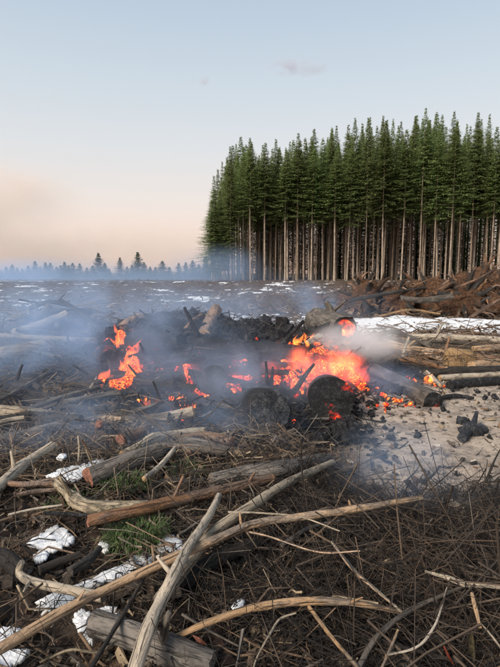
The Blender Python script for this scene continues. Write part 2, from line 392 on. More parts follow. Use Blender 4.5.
# ------------------------------------------------------------------ scatter of twigs and chips (uncountable litter)
def twigs(name, label, n, sample, ln, rad, mat, lift=(0, .1), pitch=.3, curl=.25, rings=4, parent=None, up=0.0, tint=(0, 1), fork=.25):
    x, y = sample(n); n = len(x)
    L_ = ln[0] + (ln[1] - ln[0]) * RNG.random(n) ** 2
    r_ = rad[0] + (rad[1] - rad[0]) * RNG.random(n) ** 2.5
    az = RNG.random(n) * 2 * np.pi; el = RNG.normal(0, pitch, n) + up
    d = np.stack([np.cos(az) * np.cos(el), np.sin(az) * np.cos(el), np.sin(el)], -1)
    bend = RNG.normal(0, 1, (n, 3)); bend[:, 2] = bend[:, 2] * .6 - .1
    b2 = RNG.normal(0, 1, (n, 3))
    t = np.linspace(-.5, .5, rings)
    z = H(x, y) + lift[0] + (lift[1] - lift[0]) * RNG.random(n) ** 1.6
    C = np.stack([x, y, z], -1)
    Pn = C[:, None] + L_[:, None, None] * (d[:, None] * t[None, :, None] + curl * bend[:, None] * (t ** 2 - .08)[None, :, None] * 1.6 + curl * .7 * b2[:, None] * (np.sin(t * 9) * .18)[None, :, None])
    if fork:
        m_ = int(n * fork); k_ = RNG.integers(0, n, m_); s_ = Pn[k_, rings // 2]; sg = np.where(RNG.random((m_, 1)) < .5, 1, -1)
        d2 = d[k_] + sg * np.cross(d[k_], RNG.normal(0, 1, (m_, 3))) * .6; d2 /= np.linalg.norm(d2, axis=1)[:, None]; t2 = np.linspace(0, 1, rings)
        P2 = s_[:, None] + (L_[k_] * RNG.uniform(.25, .5, m_))[:, None, None] * (d2[:, None] * t2[None, :, None] + curl * .5 * RNG.normal(0, 1, (m_, 1, 3)) * (t2 ** 2)[None, :, None])
        Pn = np.concatenate([Pn, P2]); r_ = np.concatenate([r_, r_[k_] * .55]); n = len(Pn)
    Tn = np.gradient(Pn, axis=1); Tn /= np.linalg.norm(Tn, axis=2)[..., None]
    U = np.cross(Tn, np.array([.13, .21, 1.0])); U /= np.linalg.norm(U, axis=2)[..., None]; Wv = np.cross(Tn, U)
    ta = r_[:, None] * np.linspace(1, .35, rings)[None]
    V = np.stack([Pn + ta[..., None] * (math.cos(a) * U + math.sin(a) * Wv) for a in (0.3, 2.4, 4.5)], 2)   # n,rings,3,3
    base = (np.arange(n) * rings * 3)[:, None, None]; i = (np.arange(rings - 1) * 3)[None, :, None]; j = np.arange(3)[None, None]; j2 = (j + 1) % 3
    Q = np.stack([base + i + j, base + i + j2, base + i + 3 + j2, base + i + 3 + j], -1).reshape(-1, 4)
    tn = np.repeat(tint[0] + (tint[1] - tint[0]) * RNG.random(n), rings * 3)
    o = ob(name, fast(name, V.reshape(-1, 3), Q, {'tint': tn}), mat)
    return tag(o, label, None, None, 'stuff')
def chips(name, label, n, sample, size, mat, lift=(0, .05), flat=.45):
    x, y = sample(n); n = len(x)
    b = np.array([[-1, -1, -1], [1, -1, -1], [1, 1, -1], [-1, 1, -1], [-1, -1, 1], [1, -1, 1], [1, 1, 1], [-1, 1, 1]], float)
    V = b[None] * (.6 + .6 * RNG.random((n, 8, 3)))
    s_ = (size[0] + (size[1] - size[0]) * RNG.random(n) ** 2.5)[:, None] * np.stack([.5 + RNG.random(n), .35 + .5 * RNG.random(n), flat * (.4 + .8 * RNG.random(n))], -1)
    V = V * s_[:, None]
    q = RNG.normal(size=(n, 4)); q[:, 0] += 1.5; q /= np.linalg.norm(q, axis=1)[:, None]
    w_, x_, y_, z_ = q.T
    Rm = np.stack([1 - 2 * (y_ ** 2 + z_ ** 2), 2 * (x_ * y_ - z_ * w_), 2 * (x_ * z_ + y_ * w_), 2 * (x_ * y_ + z_ * w_), 1 - 2 * (x_ ** 2 + z_ ** 2), 2 * (y_ * z_ - x_ * w_), 2 * (x_ * z_ - y_ * w_), 2 * (y_ * z_ + x_ * w_), 1 - 2 * (x_ ** 2 + y_ ** 2)], -1).reshape(n, 3, 3)
    V = np.einsum('nij,nkj->nki', Rm, V)
    V = V + np.stack([x, y, H(x, y) + lift[0] + (lift[1] - lift[0]) * RNG.random(n)], -1)[:, None]
    f = np.array([[0, 3, 2, 1], [4, 5, 6, 7], [0, 1, 5, 4], [1, 2, 6, 5], [2, 3, 7, 6], [3, 0, 4, 7]])
    Q = (np.arange(n) * 8)[:, None, None] + f[None]
    P8 = V.reshape(-1, 3)
    o = ob(name, fast(name, P8, Q.reshape(-1, 4), {'tint': np.repeat(RNG.random(n), 8), 'lc': P8 + np.repeat(RNG.random((n, 3)) * 20, 8, 0)}, smooth=False), mat)
    return tag(o, label, None, None, 'stuff')
def box(x0, x1, y0, y1): return lambda n: (RNG.uniform(x0, x1, n), RNG.uniform(y0, y1, n))
def where(f, x0, x1, y0, y1):
    def s(n):
        x = RNG.uniform(x0, x1, n * 4); y = RNG.uniform(y0, y1, n * 4); k = RNG.random(n * 4) < f(x, y)
        return x[k][:n], y[k][:n]
    return s
T_SLASH = tinted('slash twigs', ((0, (.045, .036, .030)), (.3, (.10, .072, .052)), (.55, (.20, .13, .08)), (.78, (.17, .15, .13)), (.9, (.30, .23, .155)), (1, (.44, .34, .22))))
T_DARK = tinted('dark roots and twigs', ((0, (.010, .0088, .0085)), (.6, (.025, .0205, .018)), (.93, (.06, .044, .034)), (1, (.17, .13, .09))))  # near-black tones throughout, with a few paler pieces
T_CHAR = tinted('charred sticks', ((0, (.008, .008, .008)), (.7, (.025, .024, .024)), (1, (.12, .11, .10))))
T_FAR = tinted('bleached slash', ((0, (.05, .036, .028)), (.5, (.12, .08, .055)), (.85, (.20, .145, .10)), (1, (.38, .30, .22))))
firezone = lambda x, y: np.exp(-((x + .35) / 1.7) ** 4 - ((y - 6.1) / 1.3) ** 4)
SNOWSPOTS = [(50, 538), (62, 596), (95, 583), (125, 568), (170, 550), (82, 625), (5, 636), (8, 662), (75, 470)]
_sn = [gnd(a, b, .02) for a, b in SNOWSPOTS]
def offsnow(x, y):
    f = 1.0
    for p in _sn: f = f * (1 - .9 * np.exp(-((x - p.x) / .11) ** 2 - ((y - p.y) / .08) ** 2))
    return f
leftish = lambda x, y: np.clip(1.05 - sm(.3, 1.1, x) * sm(2.6, 3.2, y), 0, 1) * (1 - .95 * firezone(x, y)) * (1 - .9 * np.exp(-((x + .4) / 2.3) ** 4 - ((y - 8.7) / 1.4) ** 4)) * offsnow(x, y)
clump = lambda x, y: .18 + .82 * sm(-.22, .30, fbm(x * 2.4, y * 2.4, 61, 3))
nearleft = lambda x, y: clump(x, y) * leftish(x, y) * (1 - .62 * (1 - sm(-.5, .15, x)) * (1 - sm(2.9, 3.6, y)))
twigs('slash_twigs', 'tangle of thin brown twigs covering the near slash heap', 7500, where(lambda x, y: nearleft(x, y) * (1 - .85 * sm(-.2, .6, x)), -3.4, 3.4, .9, 4.6), (.08, .6), (.0015, .009), T_SLASH, (-.01, .10), .38, .5, 5)
twigs('slash_twigs', 'stouter broken sticks mixed into the near slash heap', 650, where(lambda x, y: leftish(x, y), -3.4, 3.4, .9, 4.6), (.10, .45), (.005, .014), T_SLASH, (-.01, .09), .3, .18, 5)
twigs('slash_twigs', 'dark rotten sticks bedded in the near slash heap', 750, where(lambda x, y: leftish(x, y), -3.4, 3.4, .9, 4.4), (.10, .5), (.006, .022), T_DARK, (-.02, .06), .25, .2, 5)
twigs('slash_twigs', 'dark twigs matted over the near slash heap', 7500, where(lambda x, y: nearleft(x, y) * (.3 + .7 * sm(-.4, .5, x)), -3.4, 3.4, .9, 4.2), (.06, .5), (.0012, .006), T_DARK, (-.01, .08), .4, .75, 6)  # dark-toned twigs, laid thicker toward the right
twigs('slash_roots', 'fine dark curled roots in the near heap', 6500, where(lambda x, y: .25 + .75 * sm(-.6, .5, x + .2 * fbm(x * 2, y * 2, 4)), -2.2, 3.2, .9, 3.6), (.12, .6), (.0012, .0045), T_DARK, (0, .13), .38, 1.2, 6)  # dark-toned roots, also thicker toward the right
twigs('root_brush', 'raised brush of arching roots at the lower right', 1000, where(lambda x, y: np.exp(-((x - .85) / .5) ** 2 - ((y - 1.95) / .45) ** 2), -.4, 2.2, 1.0, 3.0), (.2, .8), (.0015, .006), T_SLASH, (.02, .24), .5, .8, 7, tint=(0, .4))
twigs('root_brush', 'hanging dark rootlets across the lower heap', 1800, where(lambda x, y: sm(-.5, .2, x), -.6, 2.4, 1.0, 2.8), (.15, .5), (.001, .003), T_DARK, (0, .14), .5, 1.1, 5)
twigs('slash_twigs', 'grey brown twigs and branch wood left of the fire', 7500, where(leftish, -6.5, 1.4, 4.0, 8.6), (.12, .8), (.002, .012), T_SLASH, (-.01, .12), .3, .3, tint=(0, .88))
twigs('charred_sticks', 'blackened sticks strewn over the burning mound', 6500, where(lambda x, y: np.clip(np.exp(-((x + .3) / 2.6) ** 4) * sm(6, 7, y) + np.exp(-((x - .15) / 1.1) ** 4), 0, 1), -3.6, 3.2, 4.7, 10.4), (.12, .7), (.004, .018), T_CHAR, (-.02, .10), .35, .15)
twigs('slash_twigs', 'pale twigs caught between the stacked logs', 1700, box(1.2, 8.5, 8.9, 12.6), (.2, 1.3), (.004, .016), T_FAR, (0, .22), .22, .15)
twigs('ash_litter', 'dark bits of stick lying on the pale ash', 420, where(lambda x, y: sm(.8, 1.4, x), .7, 5.5, 3.8, 8.2), (.05, .35), (.002, .009), T_CHAR, (0, .02), .12, .3)
def farpts(n):
    y = np.exp(RNG.uniform(math.log(10.5), math.log(100), n)); x = RNG.uniform(-.66, .66, n) * (y + 4); return x, y
twigs('clearcut_slash', 'bleached sticks scattered over the clear-cut behind the fire', 15500, farpts, (.2, 1.7), (.008, .04), T_FAR, (-.02, .18), .22, .2, fork=0)
chips('charcoal', 'black charcoal lumps heaped on the burning mound', 9500, where(lambda x, y: np.clip(np.exp(-((x + .3) / 2.6) ** 4 - ((y - 8.4) / 1.9) ** 4) + np.exp(-((x + .35) / 1.6) ** 4 - ((y - 6.0) / 1.3) ** 4), 0, 1), -3.6, 3.4, 4.6, 10.6), (.008, .055), charred('charcoal lumps', .0, .4, .6), (-.02, .05), .6)
chips('charcoal', 'large blackened wood lumps along the crest of the burning mound', 420, where(lambda x, y: np.exp(-((x + .4) / 2.4) ** 4 - ((y - 8.3) / 1.3) ** 4), -3.4, 3.0, 6.4, 10.2), (.05, .17), CHAR, (-.03, .06), .7)
chips('ash_crumbs', 'small grey and black crumbs on the pale ash', 2600, where(lambda x, y: sm(.7, 1.3, x), .6, 5.8, 3.0, 8.8), (.004, .035), tinted('ash crumbs', ((0, (.02, .02, .02)), (.5, (.12, .10, .085)), (1, (.45, .39, .33)))), (-.005, .012), .5)
chips('bark_chips', 'brown bark flakes and wood chips in the near slash', 9000, where(leftish, -4.5, 3.4, .9, 7), (.006, .045), T_SLASH, (-.005, .06), .25)
chips('rotten_wood', 'dark rotten wood lumps and clods in the near slash', 2600, where(lambda x, y: offsnow(x, y) * (.25 + .75 * (1 - sm(-.5, .4, x))), -3.2, 2.8, .9, 4.2), (.012, .05), tinted('rotten wood', ((0, (.018, .015, .013)), (.6, (.045, .034, .027)), (.9, (.085, .052, .037)), (1, (.16, .09, .06)))), (-.02, .04), .5)
chips('clearcut_chunks', 'broken lumps of wood and soil over the clear-cut', 12000, farpts, (.02, .12), T_FAR, (-.03, .05), .6)

# ------------------------------------------------------------------ conifers
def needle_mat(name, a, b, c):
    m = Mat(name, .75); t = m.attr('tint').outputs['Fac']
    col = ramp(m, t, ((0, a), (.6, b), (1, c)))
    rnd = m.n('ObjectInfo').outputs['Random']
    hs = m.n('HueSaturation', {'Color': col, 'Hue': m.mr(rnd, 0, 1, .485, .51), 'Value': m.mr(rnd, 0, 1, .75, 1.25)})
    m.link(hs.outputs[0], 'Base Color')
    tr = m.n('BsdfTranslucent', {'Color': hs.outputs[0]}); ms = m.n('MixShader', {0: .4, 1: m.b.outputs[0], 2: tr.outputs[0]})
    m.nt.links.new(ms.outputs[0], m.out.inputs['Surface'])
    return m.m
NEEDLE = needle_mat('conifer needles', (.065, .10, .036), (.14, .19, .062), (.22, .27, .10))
NEEDLE_Y = needle_mat('young conifer needles', (.022, .05, .034), (.035, .075, .045), (.06, .105, .06))
DEADB = tinted('dead lower branches', ((0, (.075, .06, .05)), (1, (.17, .13, .10))))
def crown_mesh(rs, z0, z1, rmax, wh=.40, nb=8, st=10, spray=.62, droop=.25, edge=None):
    V = []; T_ = []; F = []
    rg = np.random.default_rng(rs); z = z0; gap = rg.random(12)
    while z < z1 - .15:
        f = (z - z0) / (z1 - z0)
        prof = (.12 * (1 - f) ** .6 + .88 * (1 - f) ** 1.15) * (.45 + .55 * min(1, f / .15 + .2))
        for k in range(nb):
            if rg.random() < .10 + .5 * max(0, 1 - f / .28): continue
            az = k / nb * 6.283 + z * 2.4 + rg.normal(0, .25)
            Lb = max(.12, rmax * prof * rg.uniform(.5, 1.3))
            if edge is not None: Lb *= 1 + .35 * math.cos(az - edge)
            dx, dy = math.cos(az), math.sin(az); dz = .55 * f - droop * (1 - f) + rg.normal(0, .07); zz = z + rg.normal(0, .12)
            m = max(3, int(st * Lb / rmax + 1.5))
            for q in range(m + 1):
                t = (q + .6 + rg.normal(0, .15)) / (m + .6)
                bx, by, bz = dx * Lb * t, dy * Lb * t, zz + Lb * (dz * t - .16 * t * t + .10 * t ** 4)
                for sgn in ((-1, 1) if q < m else (0,)):
                    ln = spray * (1.15 - .55 * t) * rg.uniform(.7, 1.3) * min(1, Lb / 1.1 + .22)
                    aa = az + sgn * rg.uniform(.6, 1.1); ex, ey = math.cos(aa), math.sin(aa); ez = -.35 + rg.normal(0, .22)
                    px_, py_ = -ey, ex; wd = ln * rg.uniform(.09, .17)
                    i0 = len(V); mx_, my_, mz_ = bx + ex * ln * .5, by + ey * ln * .5, bz + ez * ln * .35
                    V += [(bx, by, bz), (mx_ + px_ * wd, my_ + py_ * wd, mz_ - .05), (bx + ex * ln, by + ey * ln, bz + ez * ln), (mx_ - px_ * wd, my_ - py_ * wd, mz_ - .05)]
                    F += [(i0, i0 + 1, i0 + 2), (i0, i0 + 2, i0 + 3)]
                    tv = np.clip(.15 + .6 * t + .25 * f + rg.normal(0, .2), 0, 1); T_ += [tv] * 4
        z += wh * rg.uniform(.75, 1.2) * (1 - .35 * f)
    # leader
    i0 = len(V); V += [(-.05, 0, z1 - .9), (.05, 0, z1 - .9), (0, .04, z1 - .5), (0, 0, z1)]; T_ += [.6] * 4; F += [(i0, i0 + 1, i0 + 3), (i0 + 1, i0 + 2, i0 + 3), (i0 + 2, i0, i0 + 3)]
    me = fast('crown', np.array(V), np.array(F), {'tint': np.array(T_)}); me.materials.append(NEEDLE); return me
def trunk_mesh(rs, h, r):
    rg = np.random.default_rng(rs); b = rg.normal(0, .10, 4)
    pts = [(0, 0, -.3), (b[0] * .5, b[1] * .5, h * .25), (b[0], b[1], h * .55), (b[2] * .4, b[3] * .4, h * .97)]
    V, Q, lc, rg_, ax = tube(pts, [r * 1.35, r * 1.02, r * .95, r * .86, r * .74, r * .5, r * .28, r * .05], 9, 22, .05, rs)
    me = fast('trunk', V, Q, {'lc': lc}); me.materials.append(W_TRUNK); return me
def dead_mesh(rs, h, r, n, z0=.06, z1=.62):
    rg = np.random.default_rng(rs); V = []; F = []; T_ = []
    for k in range(n):
        z = h * (z0 + (z1 - z0) * rg.random() ** .75); az = rg.random() * 6.283; Lb = rg.uniform(.25, 1.9) * (.35 + .8 * z / (h * z1))
        d = np.array([math.cos(az), math.sin(az), rg.normal(-.15, .25)]); o_ = np.array([0, 0, z]) + d * r * .7
        m_ = o_ + d * Lb * .5 + np.array([0, 0, -.06 * Lb]); e_ = o_ + d * Lb + np.array([0, 0, -.28 * Lb]); rr = rg.uniform(.010, .026)
        i0 = len(V)
        for p, s_ in ((o_, 1), (m_, .8), (e_, .3)):
            for a in (0, 2.1, 4.2): V.append(p + rr * s_ * np.array([-d[1] * math.cos(a), d[0] * math.cos(a), math.sin(a)]))
        for i in (0, 3):
            for j in range(3): F.append((i0 + i + j, i0 + i + (j + 1) % 3, i0 + i + 3 + (j + 1) % 3, i0 + i + 3 + j))
        T_ += [rg.random()] * 9
    me = fast('dead_branches', np.array(V), np.array(F), {'tint': np.array(T_)}); me.materials.append(DEADB); return me
HT = 26.0
KINDS = []
for k in range(7):
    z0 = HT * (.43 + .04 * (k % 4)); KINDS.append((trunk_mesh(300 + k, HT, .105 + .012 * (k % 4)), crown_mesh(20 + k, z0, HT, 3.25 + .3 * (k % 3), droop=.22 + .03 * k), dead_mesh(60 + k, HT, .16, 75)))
EDGE = []
for k in range(3):
    EDGE.append((trunk_mesh(400 + k, HT, .12), crown_mesh(40 + k, HT * (.10 + .08 * k), HT, 2.9, wh=.45, droop=.30, edge=math.pi), dead_mesh(80 + k, HT, .2, 40, .03, .3)))
def tree(x, y, s, sxy, rz, kind, label, group, name='conifer_tree', cat='tree', dead=True):
    e = ob(name, None, None, None, (x, y, float(H(x, y)) - .05)); e.rotation_euler = (random.gauss(0, .008), random.gauss(0, .008), rz); e.scale = (sxy, sxy, s)
    tag(e, label, cat, group)
    ob('trunk', kind[0], None, e); ob('crown', kind[1], None, e)
    if dead and kind[2] is not None: ob('dead_branches', kind[2], None, e)['kind'] = 'stuff'
    return e
# height of the stand's skyline along its front, from the photograph: (x in m at y = 80, height factor)
def skyline(x): return float(np.interp(x, [-7, -4.5, -1.5, 2, 6, 9, 13, 18, 24, 29, 33, 37, 41, 50], [.60, .76, .87, .82, .86, .90, .93, .97, .97, 1.03, .97, 1.01, .96, .95]))
ORD = ['first', 'second', 'third', 'fourth', 'fifth', 'sixth', 'seventh', 'eighth', 'ninth', 'tenth', 'eleventh', 'twelfth', 'thirteenth', 'fourteenth', 'fifteenth', 'sixteenth',
       'seventeenth', 'eighteenth', 'nineteenth', 'twentieth', 'twenty-first', 'twenty-second', 'twenty-third', 'twenty-fourth', 'twenty-fifth', 'twenty-sixth']
rt = random.Random(3)
for row in range(11):
    y = 79.0 + row * 2.55; ncol = 20 if row < 5 else 19
    for c in range(ncol):
        x = -5.6 + c * 2.62 + (1.31 if row % 2 else 0) + rt.gauss(0, .38); yy = y + rt.gauss(0, .5)
        if row > 6 and rt.random() < .12: continue
        h = skyline(x * 80 / yy) * (yy / 80) ** .9 * rt.uniform(.76, 1.0)
        edge = (c == 0) or (c == 1 and row == 0)
        if row == 0:
            if c == 0: lb = 'short conifer branched almost to the ground at the open corner of the stand'
            else: lb = f'conifer along the front edge of the stand, {ORD[c]} from its open corner'
        elif c == 0: lb = f'low-branched conifer on the open side of the stand, {ORD[row]} back from the corner'
        elif row == 1: lb = f'bare-trunked conifer in the second rank of the stand, {ORD[c]} from the open side'
        else: lb = 'conifer deep inside the dark stand behind the front trunks'
        sx = rt.uniform(.8, 1.2) * (1.0 if row else 1.05)
        if c == 0: h *= .93
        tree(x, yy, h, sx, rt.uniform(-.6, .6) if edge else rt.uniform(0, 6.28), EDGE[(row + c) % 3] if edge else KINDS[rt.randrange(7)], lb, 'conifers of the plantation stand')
# deeper rows that read as one dark mass
Vs = []; Fs = []; Ts = []; off = 0
for k in range(110):
    x = rt.uniform(-3, 60); y = rt.uniform(107, 135); h = rt.uniform(24, 30); kd = EDGE[k % 3]
    for me_, col in ((kd[1], 1),):
        v = np.empty(len(me_.vertices) * 3, np.float32); me_.vertices.foreach_get('co', v); v = v.reshape(-1, 3)
        f = np.empty(len(me_.loops), np.int32); me_.loops.foreach_get('vertex_index', f); f = f.reshape(-1, 3)[::6]
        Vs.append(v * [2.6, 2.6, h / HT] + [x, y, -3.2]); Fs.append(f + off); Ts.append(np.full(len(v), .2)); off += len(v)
    tv, tq, tl, _, _ = tube([(x, y, 0), (x, y, h * .5), (x, y, h * .9)], [.24, .2, .05], 5, 5, 0, k)
    # far trunks as plain tubes in the darkest needle tint
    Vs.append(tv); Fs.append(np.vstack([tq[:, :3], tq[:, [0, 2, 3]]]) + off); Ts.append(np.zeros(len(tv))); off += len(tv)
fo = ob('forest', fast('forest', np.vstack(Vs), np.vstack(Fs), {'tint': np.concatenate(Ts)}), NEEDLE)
tag(fo, 'far dark mass of conifers closing the depth of the stand', None, None, 'stuff')

# young conifers on the skyline beyond the clear-cut
YOUNG = []
for k in range(4):
    cm = crown_mesh(90 + k, .2, 6.0, 2.1 + .3 * (k % 2), wh=.26, nb=10, st=6, spray=.55, droop=.15); cm.materials.clear(); cm.materials.append(NEEDLE_Y)
    YOUNG.append((trunk_mesh(500 + k, 6.0, .09), cm, None))
YT = [(3, 7), (14, 11), (24, 8), (37, 13), (47, 12), (58, 9), (66, 13), (74, 12), (100, 19), (121, 16), (139, 20), (163, 13), (179, 12), (193, 14), (206, 17), (-12, 10), (-24, 13), (214, 15), (88, 9), (110, 8), (151, 9), (8, 9), (19, 8), (30, 10), (42, 9), (52, 12), (62, 10), (70, 10), (81, 11), (94, 10), (106, 12), (128, 9), (133, 10), (145, 12), (156, 9), (170, 9), (186, 12), (199, 11), (211, 10), (-5, 9), (-18, 11)]
YL = {100: 'pointed young conifer, second tallest on the hazy skyline', 121: 'slim young conifer between the two tallest on the hazy skyline', 139: 'broad young conifer, tallest on the hazy skyline',
      163: 'young conifer just right of the tallest skyline conifer', 193: 'young conifer on the skyline two before the tall stand', 206: 'young conifer right against the tall stand on the skyline',
      3: 'young conifer at the very edge of the hazy skyline', 37: 'young conifer on the skyline above the left mound', 66: 'bushy young conifer just right of the left mound on the skyline', 179: 'squat young conifer midway between the tallest skyline conifer and the stand'}
for i, (px, hp) in enumerate(YT):
    yy = 98 + (i * 37 % 17) + (6 if i > 20 else 0); x = (px - 250) / FPX * yy / cP * .993; hh = hp / FPX * yy * 1.35 / 6.0
    tree(x, yy, hh, hh * (1.0 + .25 * ((i * 7) % 3) / 2) * (1.15 if hp > 15 else 1.6), i * 1.3, YOUNG[i % 4], YL.get(px, 'small young conifer in the hazy row along the skyline'), 'young conifers on the skyline', 'young_conifer', dead=False)

# ------------------------------------------------------------------ root wads behind the log pile
def root_wad(px, py, Y, size, label, seed, face=0.0, nroot=22, stem=1.0):
    rg = random.Random(seed); p = at(px, py, Y); p.z = float(H(p.x, p.y)) - .05
    e = ob('root_wad', None, None, None, p); tag(e, label, 'root wad', 'upturned root wads beyond the log pile')
    ax = np.array([math.cos(face), math.sin(face), .15]); ax /= np.linalg.norm(ax); ctr = np.array([0, 0, size * .48])
    # root plate: lumpy disc of roots and soil
    nu, nv = 26, 14; th = np.linspace(0, 2 * np.pi, nu, endpoint=False); ph = np.linspace(.02, np.pi - .02, nv)
    u = np.cross(ax, [0, 0, 1]); u /= np.linalg.norm(u); v_ = np.cross(ax, u)
    c = np.cos(ph)[:, None] * ax[None, :]
    pts = np.cos(ph)[:, None, None] * ax * .42 + np.sin(ph)[:, None, None] * (np.cos(th)[None, :, None] * u + np.sin(th)[None, :, None] * v_)
    nz = 1 + .55 * fbm(np.cos(th)[None] * 1.8 + ph[:, None] * 1.4 + seed, np.sin(th)[None] * 1.8 + seed * 2, seed, 4)
    V = ctr + pts * nz[..., None] * size * .51
    i = np.arange(nv - 1)[:, None] * nu; j = np.arange(nu)[None]; j2 = (j + 1) % nu
    ob('root_plate', fast('root_plate', V.reshape(-1, 3), np.stack([i + j, i + j2, i + nu + j2, i + nu + j], -1).reshape(-1, 4), {'lc': V.reshape(-1, 3) + seed}), SOIL, e)
    sv, sq, sl, srg, sax = tube([ctr, ctr - ax * size * .6 * stem, ctr - ax * size * 1.15 * stem + np.array([0, 0, -size * .12])], [size * .30, size * .20, size * .17], 14, None, .15, seed, .3)
    st = ob('stump', fast('stump', sv, sq, {'lc': sl}), W_ROOT, e); cv, cf, cl = cap(srg[1], sax[1], seed); ob('cut_end', fast('cut_end', cv, cf, {'lc': cl}), E_TAN, st)
    for k in range(nroot):
        a = k / nroot * 6.283 + rg.uniform(-.2, .2); d = np.cos(a) * u + np.sin(a) * v_ + ax * rg.uniform(-.1, .55); d /= np.linalg.norm(d)
        ln = size * rg.uniform(.4, .8); r0 = size * rg.uniform(.04, .10); q = ctr + d * size * .16; bend = np.array([rg.gauss(0, 1), rg.gauss(0, 1), rg.gauss(0, 1)]) * ln * .16
        pts = [q, q + d * ln * .35 + bend * .3, q + d * ln * .7 + bend, q + d * ln + bend * 1.2 + np.array([0, 0, rg.uniform(-.2, .1) * ln])]
        pts = [np.array([a_[0], a_[1], max(a_[2], .02)]) for a_ in pts]
        vv, qq, ll, _, _ = tube(pts, [r0 * 1.4, r0, r0 * .6, r0 * .12], 8, 12, .22, seed * 31 + k)
        ro = ob('root', fast('root', vv, qq, {'lc': ll}), W_ROOT if k % 3 else W_DARK, e)
        for b in range(rg.randint(1, 3)):
            t = rg.uniform(.35, .85); q2 = catmull(pts, 10)[int(t * 9)]; d2 = d + np.array([rg.gauss(0, .7), rg.gauss(0, .7), rg.gauss(0, .6)]); d2 /= np.linalg.norm(d2); l2 = ln * rg.uniform(.2, .5)
            v2, qq2, ll2, _, _ = tube([q2, q2 + d2 * l2 * .5 + bend * .2, q2 + d2 * l2 + bend * .1 + np.array([0, 0, -.1 * l2])], [r0 * .5, r0 * .3, r0 * .06], 6, 7, .2, seed * 7 + k + b)
            ob('rootlet', fast('rootlet', v2, qq2, {'lc': ll2}), W_ROOT if (k + b) % 2 else W_RED, ro)
    return e
def soil_mat():
    m = Mat('rooty soil', .95); c = m.attr('lc').outputs['Vector']
    n2 = m.noise(m.scale(c, (1, 1, 2.5)), 5, 6, .7); col = m.mix(m.mr(n2, .35, .65), (.026, .016, .011), (.13, .066, .037))
    col = m.mix(m.mr(m.noise(m.scale(c, (9, 9, 2)), 2, 4), .55, .65), col, (.16, .09, .05)); m.link(col, 'Base Color'); m.bump(n2, 1, .12); return m.m
SOIL = soil_mat()
root_wad(365, 318, 19.5, 1.4, 'brown root wad at the near end of the root heap, above the burning hollow log', 11, R(200))
root_wad(398, 319, 19.0, 1.3, 'low brown root wad lying second along the root heap', 12, R(250))
root_wad(430, 319, 19.2, 1.45, 'dark brown root wad in the middle of the root heap', 13, R(230))
root_wad(462, 318, 18.6, 1.6, 'large fan-shaped root wad with snow caught at its foot', 14, R(265), 24)
root_wad(488, 300, 20.2, 1.65, 'tallest root wad with roots spiking above the heap', 15, R(240), 20)
root_wad(507, 320, 18.3, 1.4, 'root wad cut off by the edge of the view at the end of the heap', 16, R(280))
root_wad(342, 308, 22.5, .9, 'small root clump behind the burning hollow log', 17, R(215), 12)
root_wad(318, 306, 24.0, .8, 'small root clump lying farthest toward the fire from the root heap', 19, R(230), 12)
root_wad(415, 300, 21.5, 1.2, 'shaggy root clump half hidden behind the root heap', 18, R(260), 14)
for (pp, rr, mt, lb) in (
    (A(18.0, (352, 300), (395, 292, 18.5), (432, 287, 19.2)), (.08, .07, .05), W_DARK, 'long dark root pole lying along the top of the root heap'),
    (A(17.9, (402, 298), (425, 300), (452, 296)), (.09, .11, .10), W_GREY, 'grey broken stem wedged between the middle root wads'),
    (A(17.2, (380, 316), (410, 310), (440, 314)), (.04, .04, .03), W_TAN, 'thin tan stick leaning at the foot of the root heap'),
    (A(17.6, (455, 288), (478, 279), (497, 268)), (.05, .045, .03), W_ROOT, 'brown root pole slanting up beside the tallest root wad'),
    (A(17.0, (470, 318), (485, 308), (500, 300)), (.07, .06, .05), W_ROOT, 'short brown root leaning at the end of the root heap')):
    log('root_pole', lb, 'root', pp, rr, mt, None, 'loose roots on the root heap', 9, .2, .5)

# ------------------------------------------------------------------ log pile and loose wood beyond the ash, on the right
PILE = 'logs of the pile beyond the ash'
def LG(lb, pts, r, mat=W_TAN, end=E_TAN, name='log', group=None, **k): return log(name, lb, 'log' if name == 'log' else name.split('_')[-1], pts, r, mat, end, group, **k)
LG('long tan log running from the burning hollow log along the pile', A(10.2, (354, 343), (400, 348, 10.1), (447, 354, 10.0)), (.085, .08, .07), group=PILE, stubs=2)
LG('grey tan log along the back of the pile below the snow strip', A(11.6, (404, 338), (450, 338), (512, 341)), (.10, .095, .085), W_PALE, group=PILE, stubs=2)
LG('weathered log lying just in front of the back log of the pile', A(11.0, (380, 343), (440, 345), (508, 349)), (.075, .08, .07), W_GREY, E_GREY, group=PILE)
LG('brown log passing behind the tan wood block', A(10.0, (410, 355), (455, 357), (512, 361)), (.10, .10, .09), W_RED, group=PILE, stubs=1)
LG('short bright tan log end at the right edge of the pile', A(10.2, (473, 349), (490, 348), (512, 347)), (.07, .07, .065), group=PILE)
LG('tan log low in the pile right of the wood block', A(9.3, (472, 366), (490, 364), (514, 362)), (.09, .085, .08), group=PILE)
LG('straight pale pole at the foot of the pile above the burnt strip', A(8.9, (440, 378), (470, 376), (514, 373)), (.055, .05, .05), W_PALE, group=PILE)
LG('dark log at the bottom of the pile half covered by the pale pole', A(9.1, (425, 374), (465, 373), (512, 370)), (.10, .11, .10), W_DARK, E_DARK, group=PILE)
LG('crooked grey branch crossing the pile in front of the snow', A(11.2, (372, 336), (392, 332), (410, 337), (430, 347, 10.6)), (.06, .05, .05, .03), W_GREY, E_GREY, group=PILE, stubs=2)
LG('thin tan pole slanting down across the pile to the wood block', A(9.9, (385, 340, 10.8), (415, 350, 10.2), (446, 361)), (.045, .05, .045), W_TAN, group=PILE)
LG('brown pole lying between the hollow log and the wood block', A(9.5, (395, 358, 9.8), (425, 363), (446, 369)), (.06, .06, .05), W_RED, group=PILE)
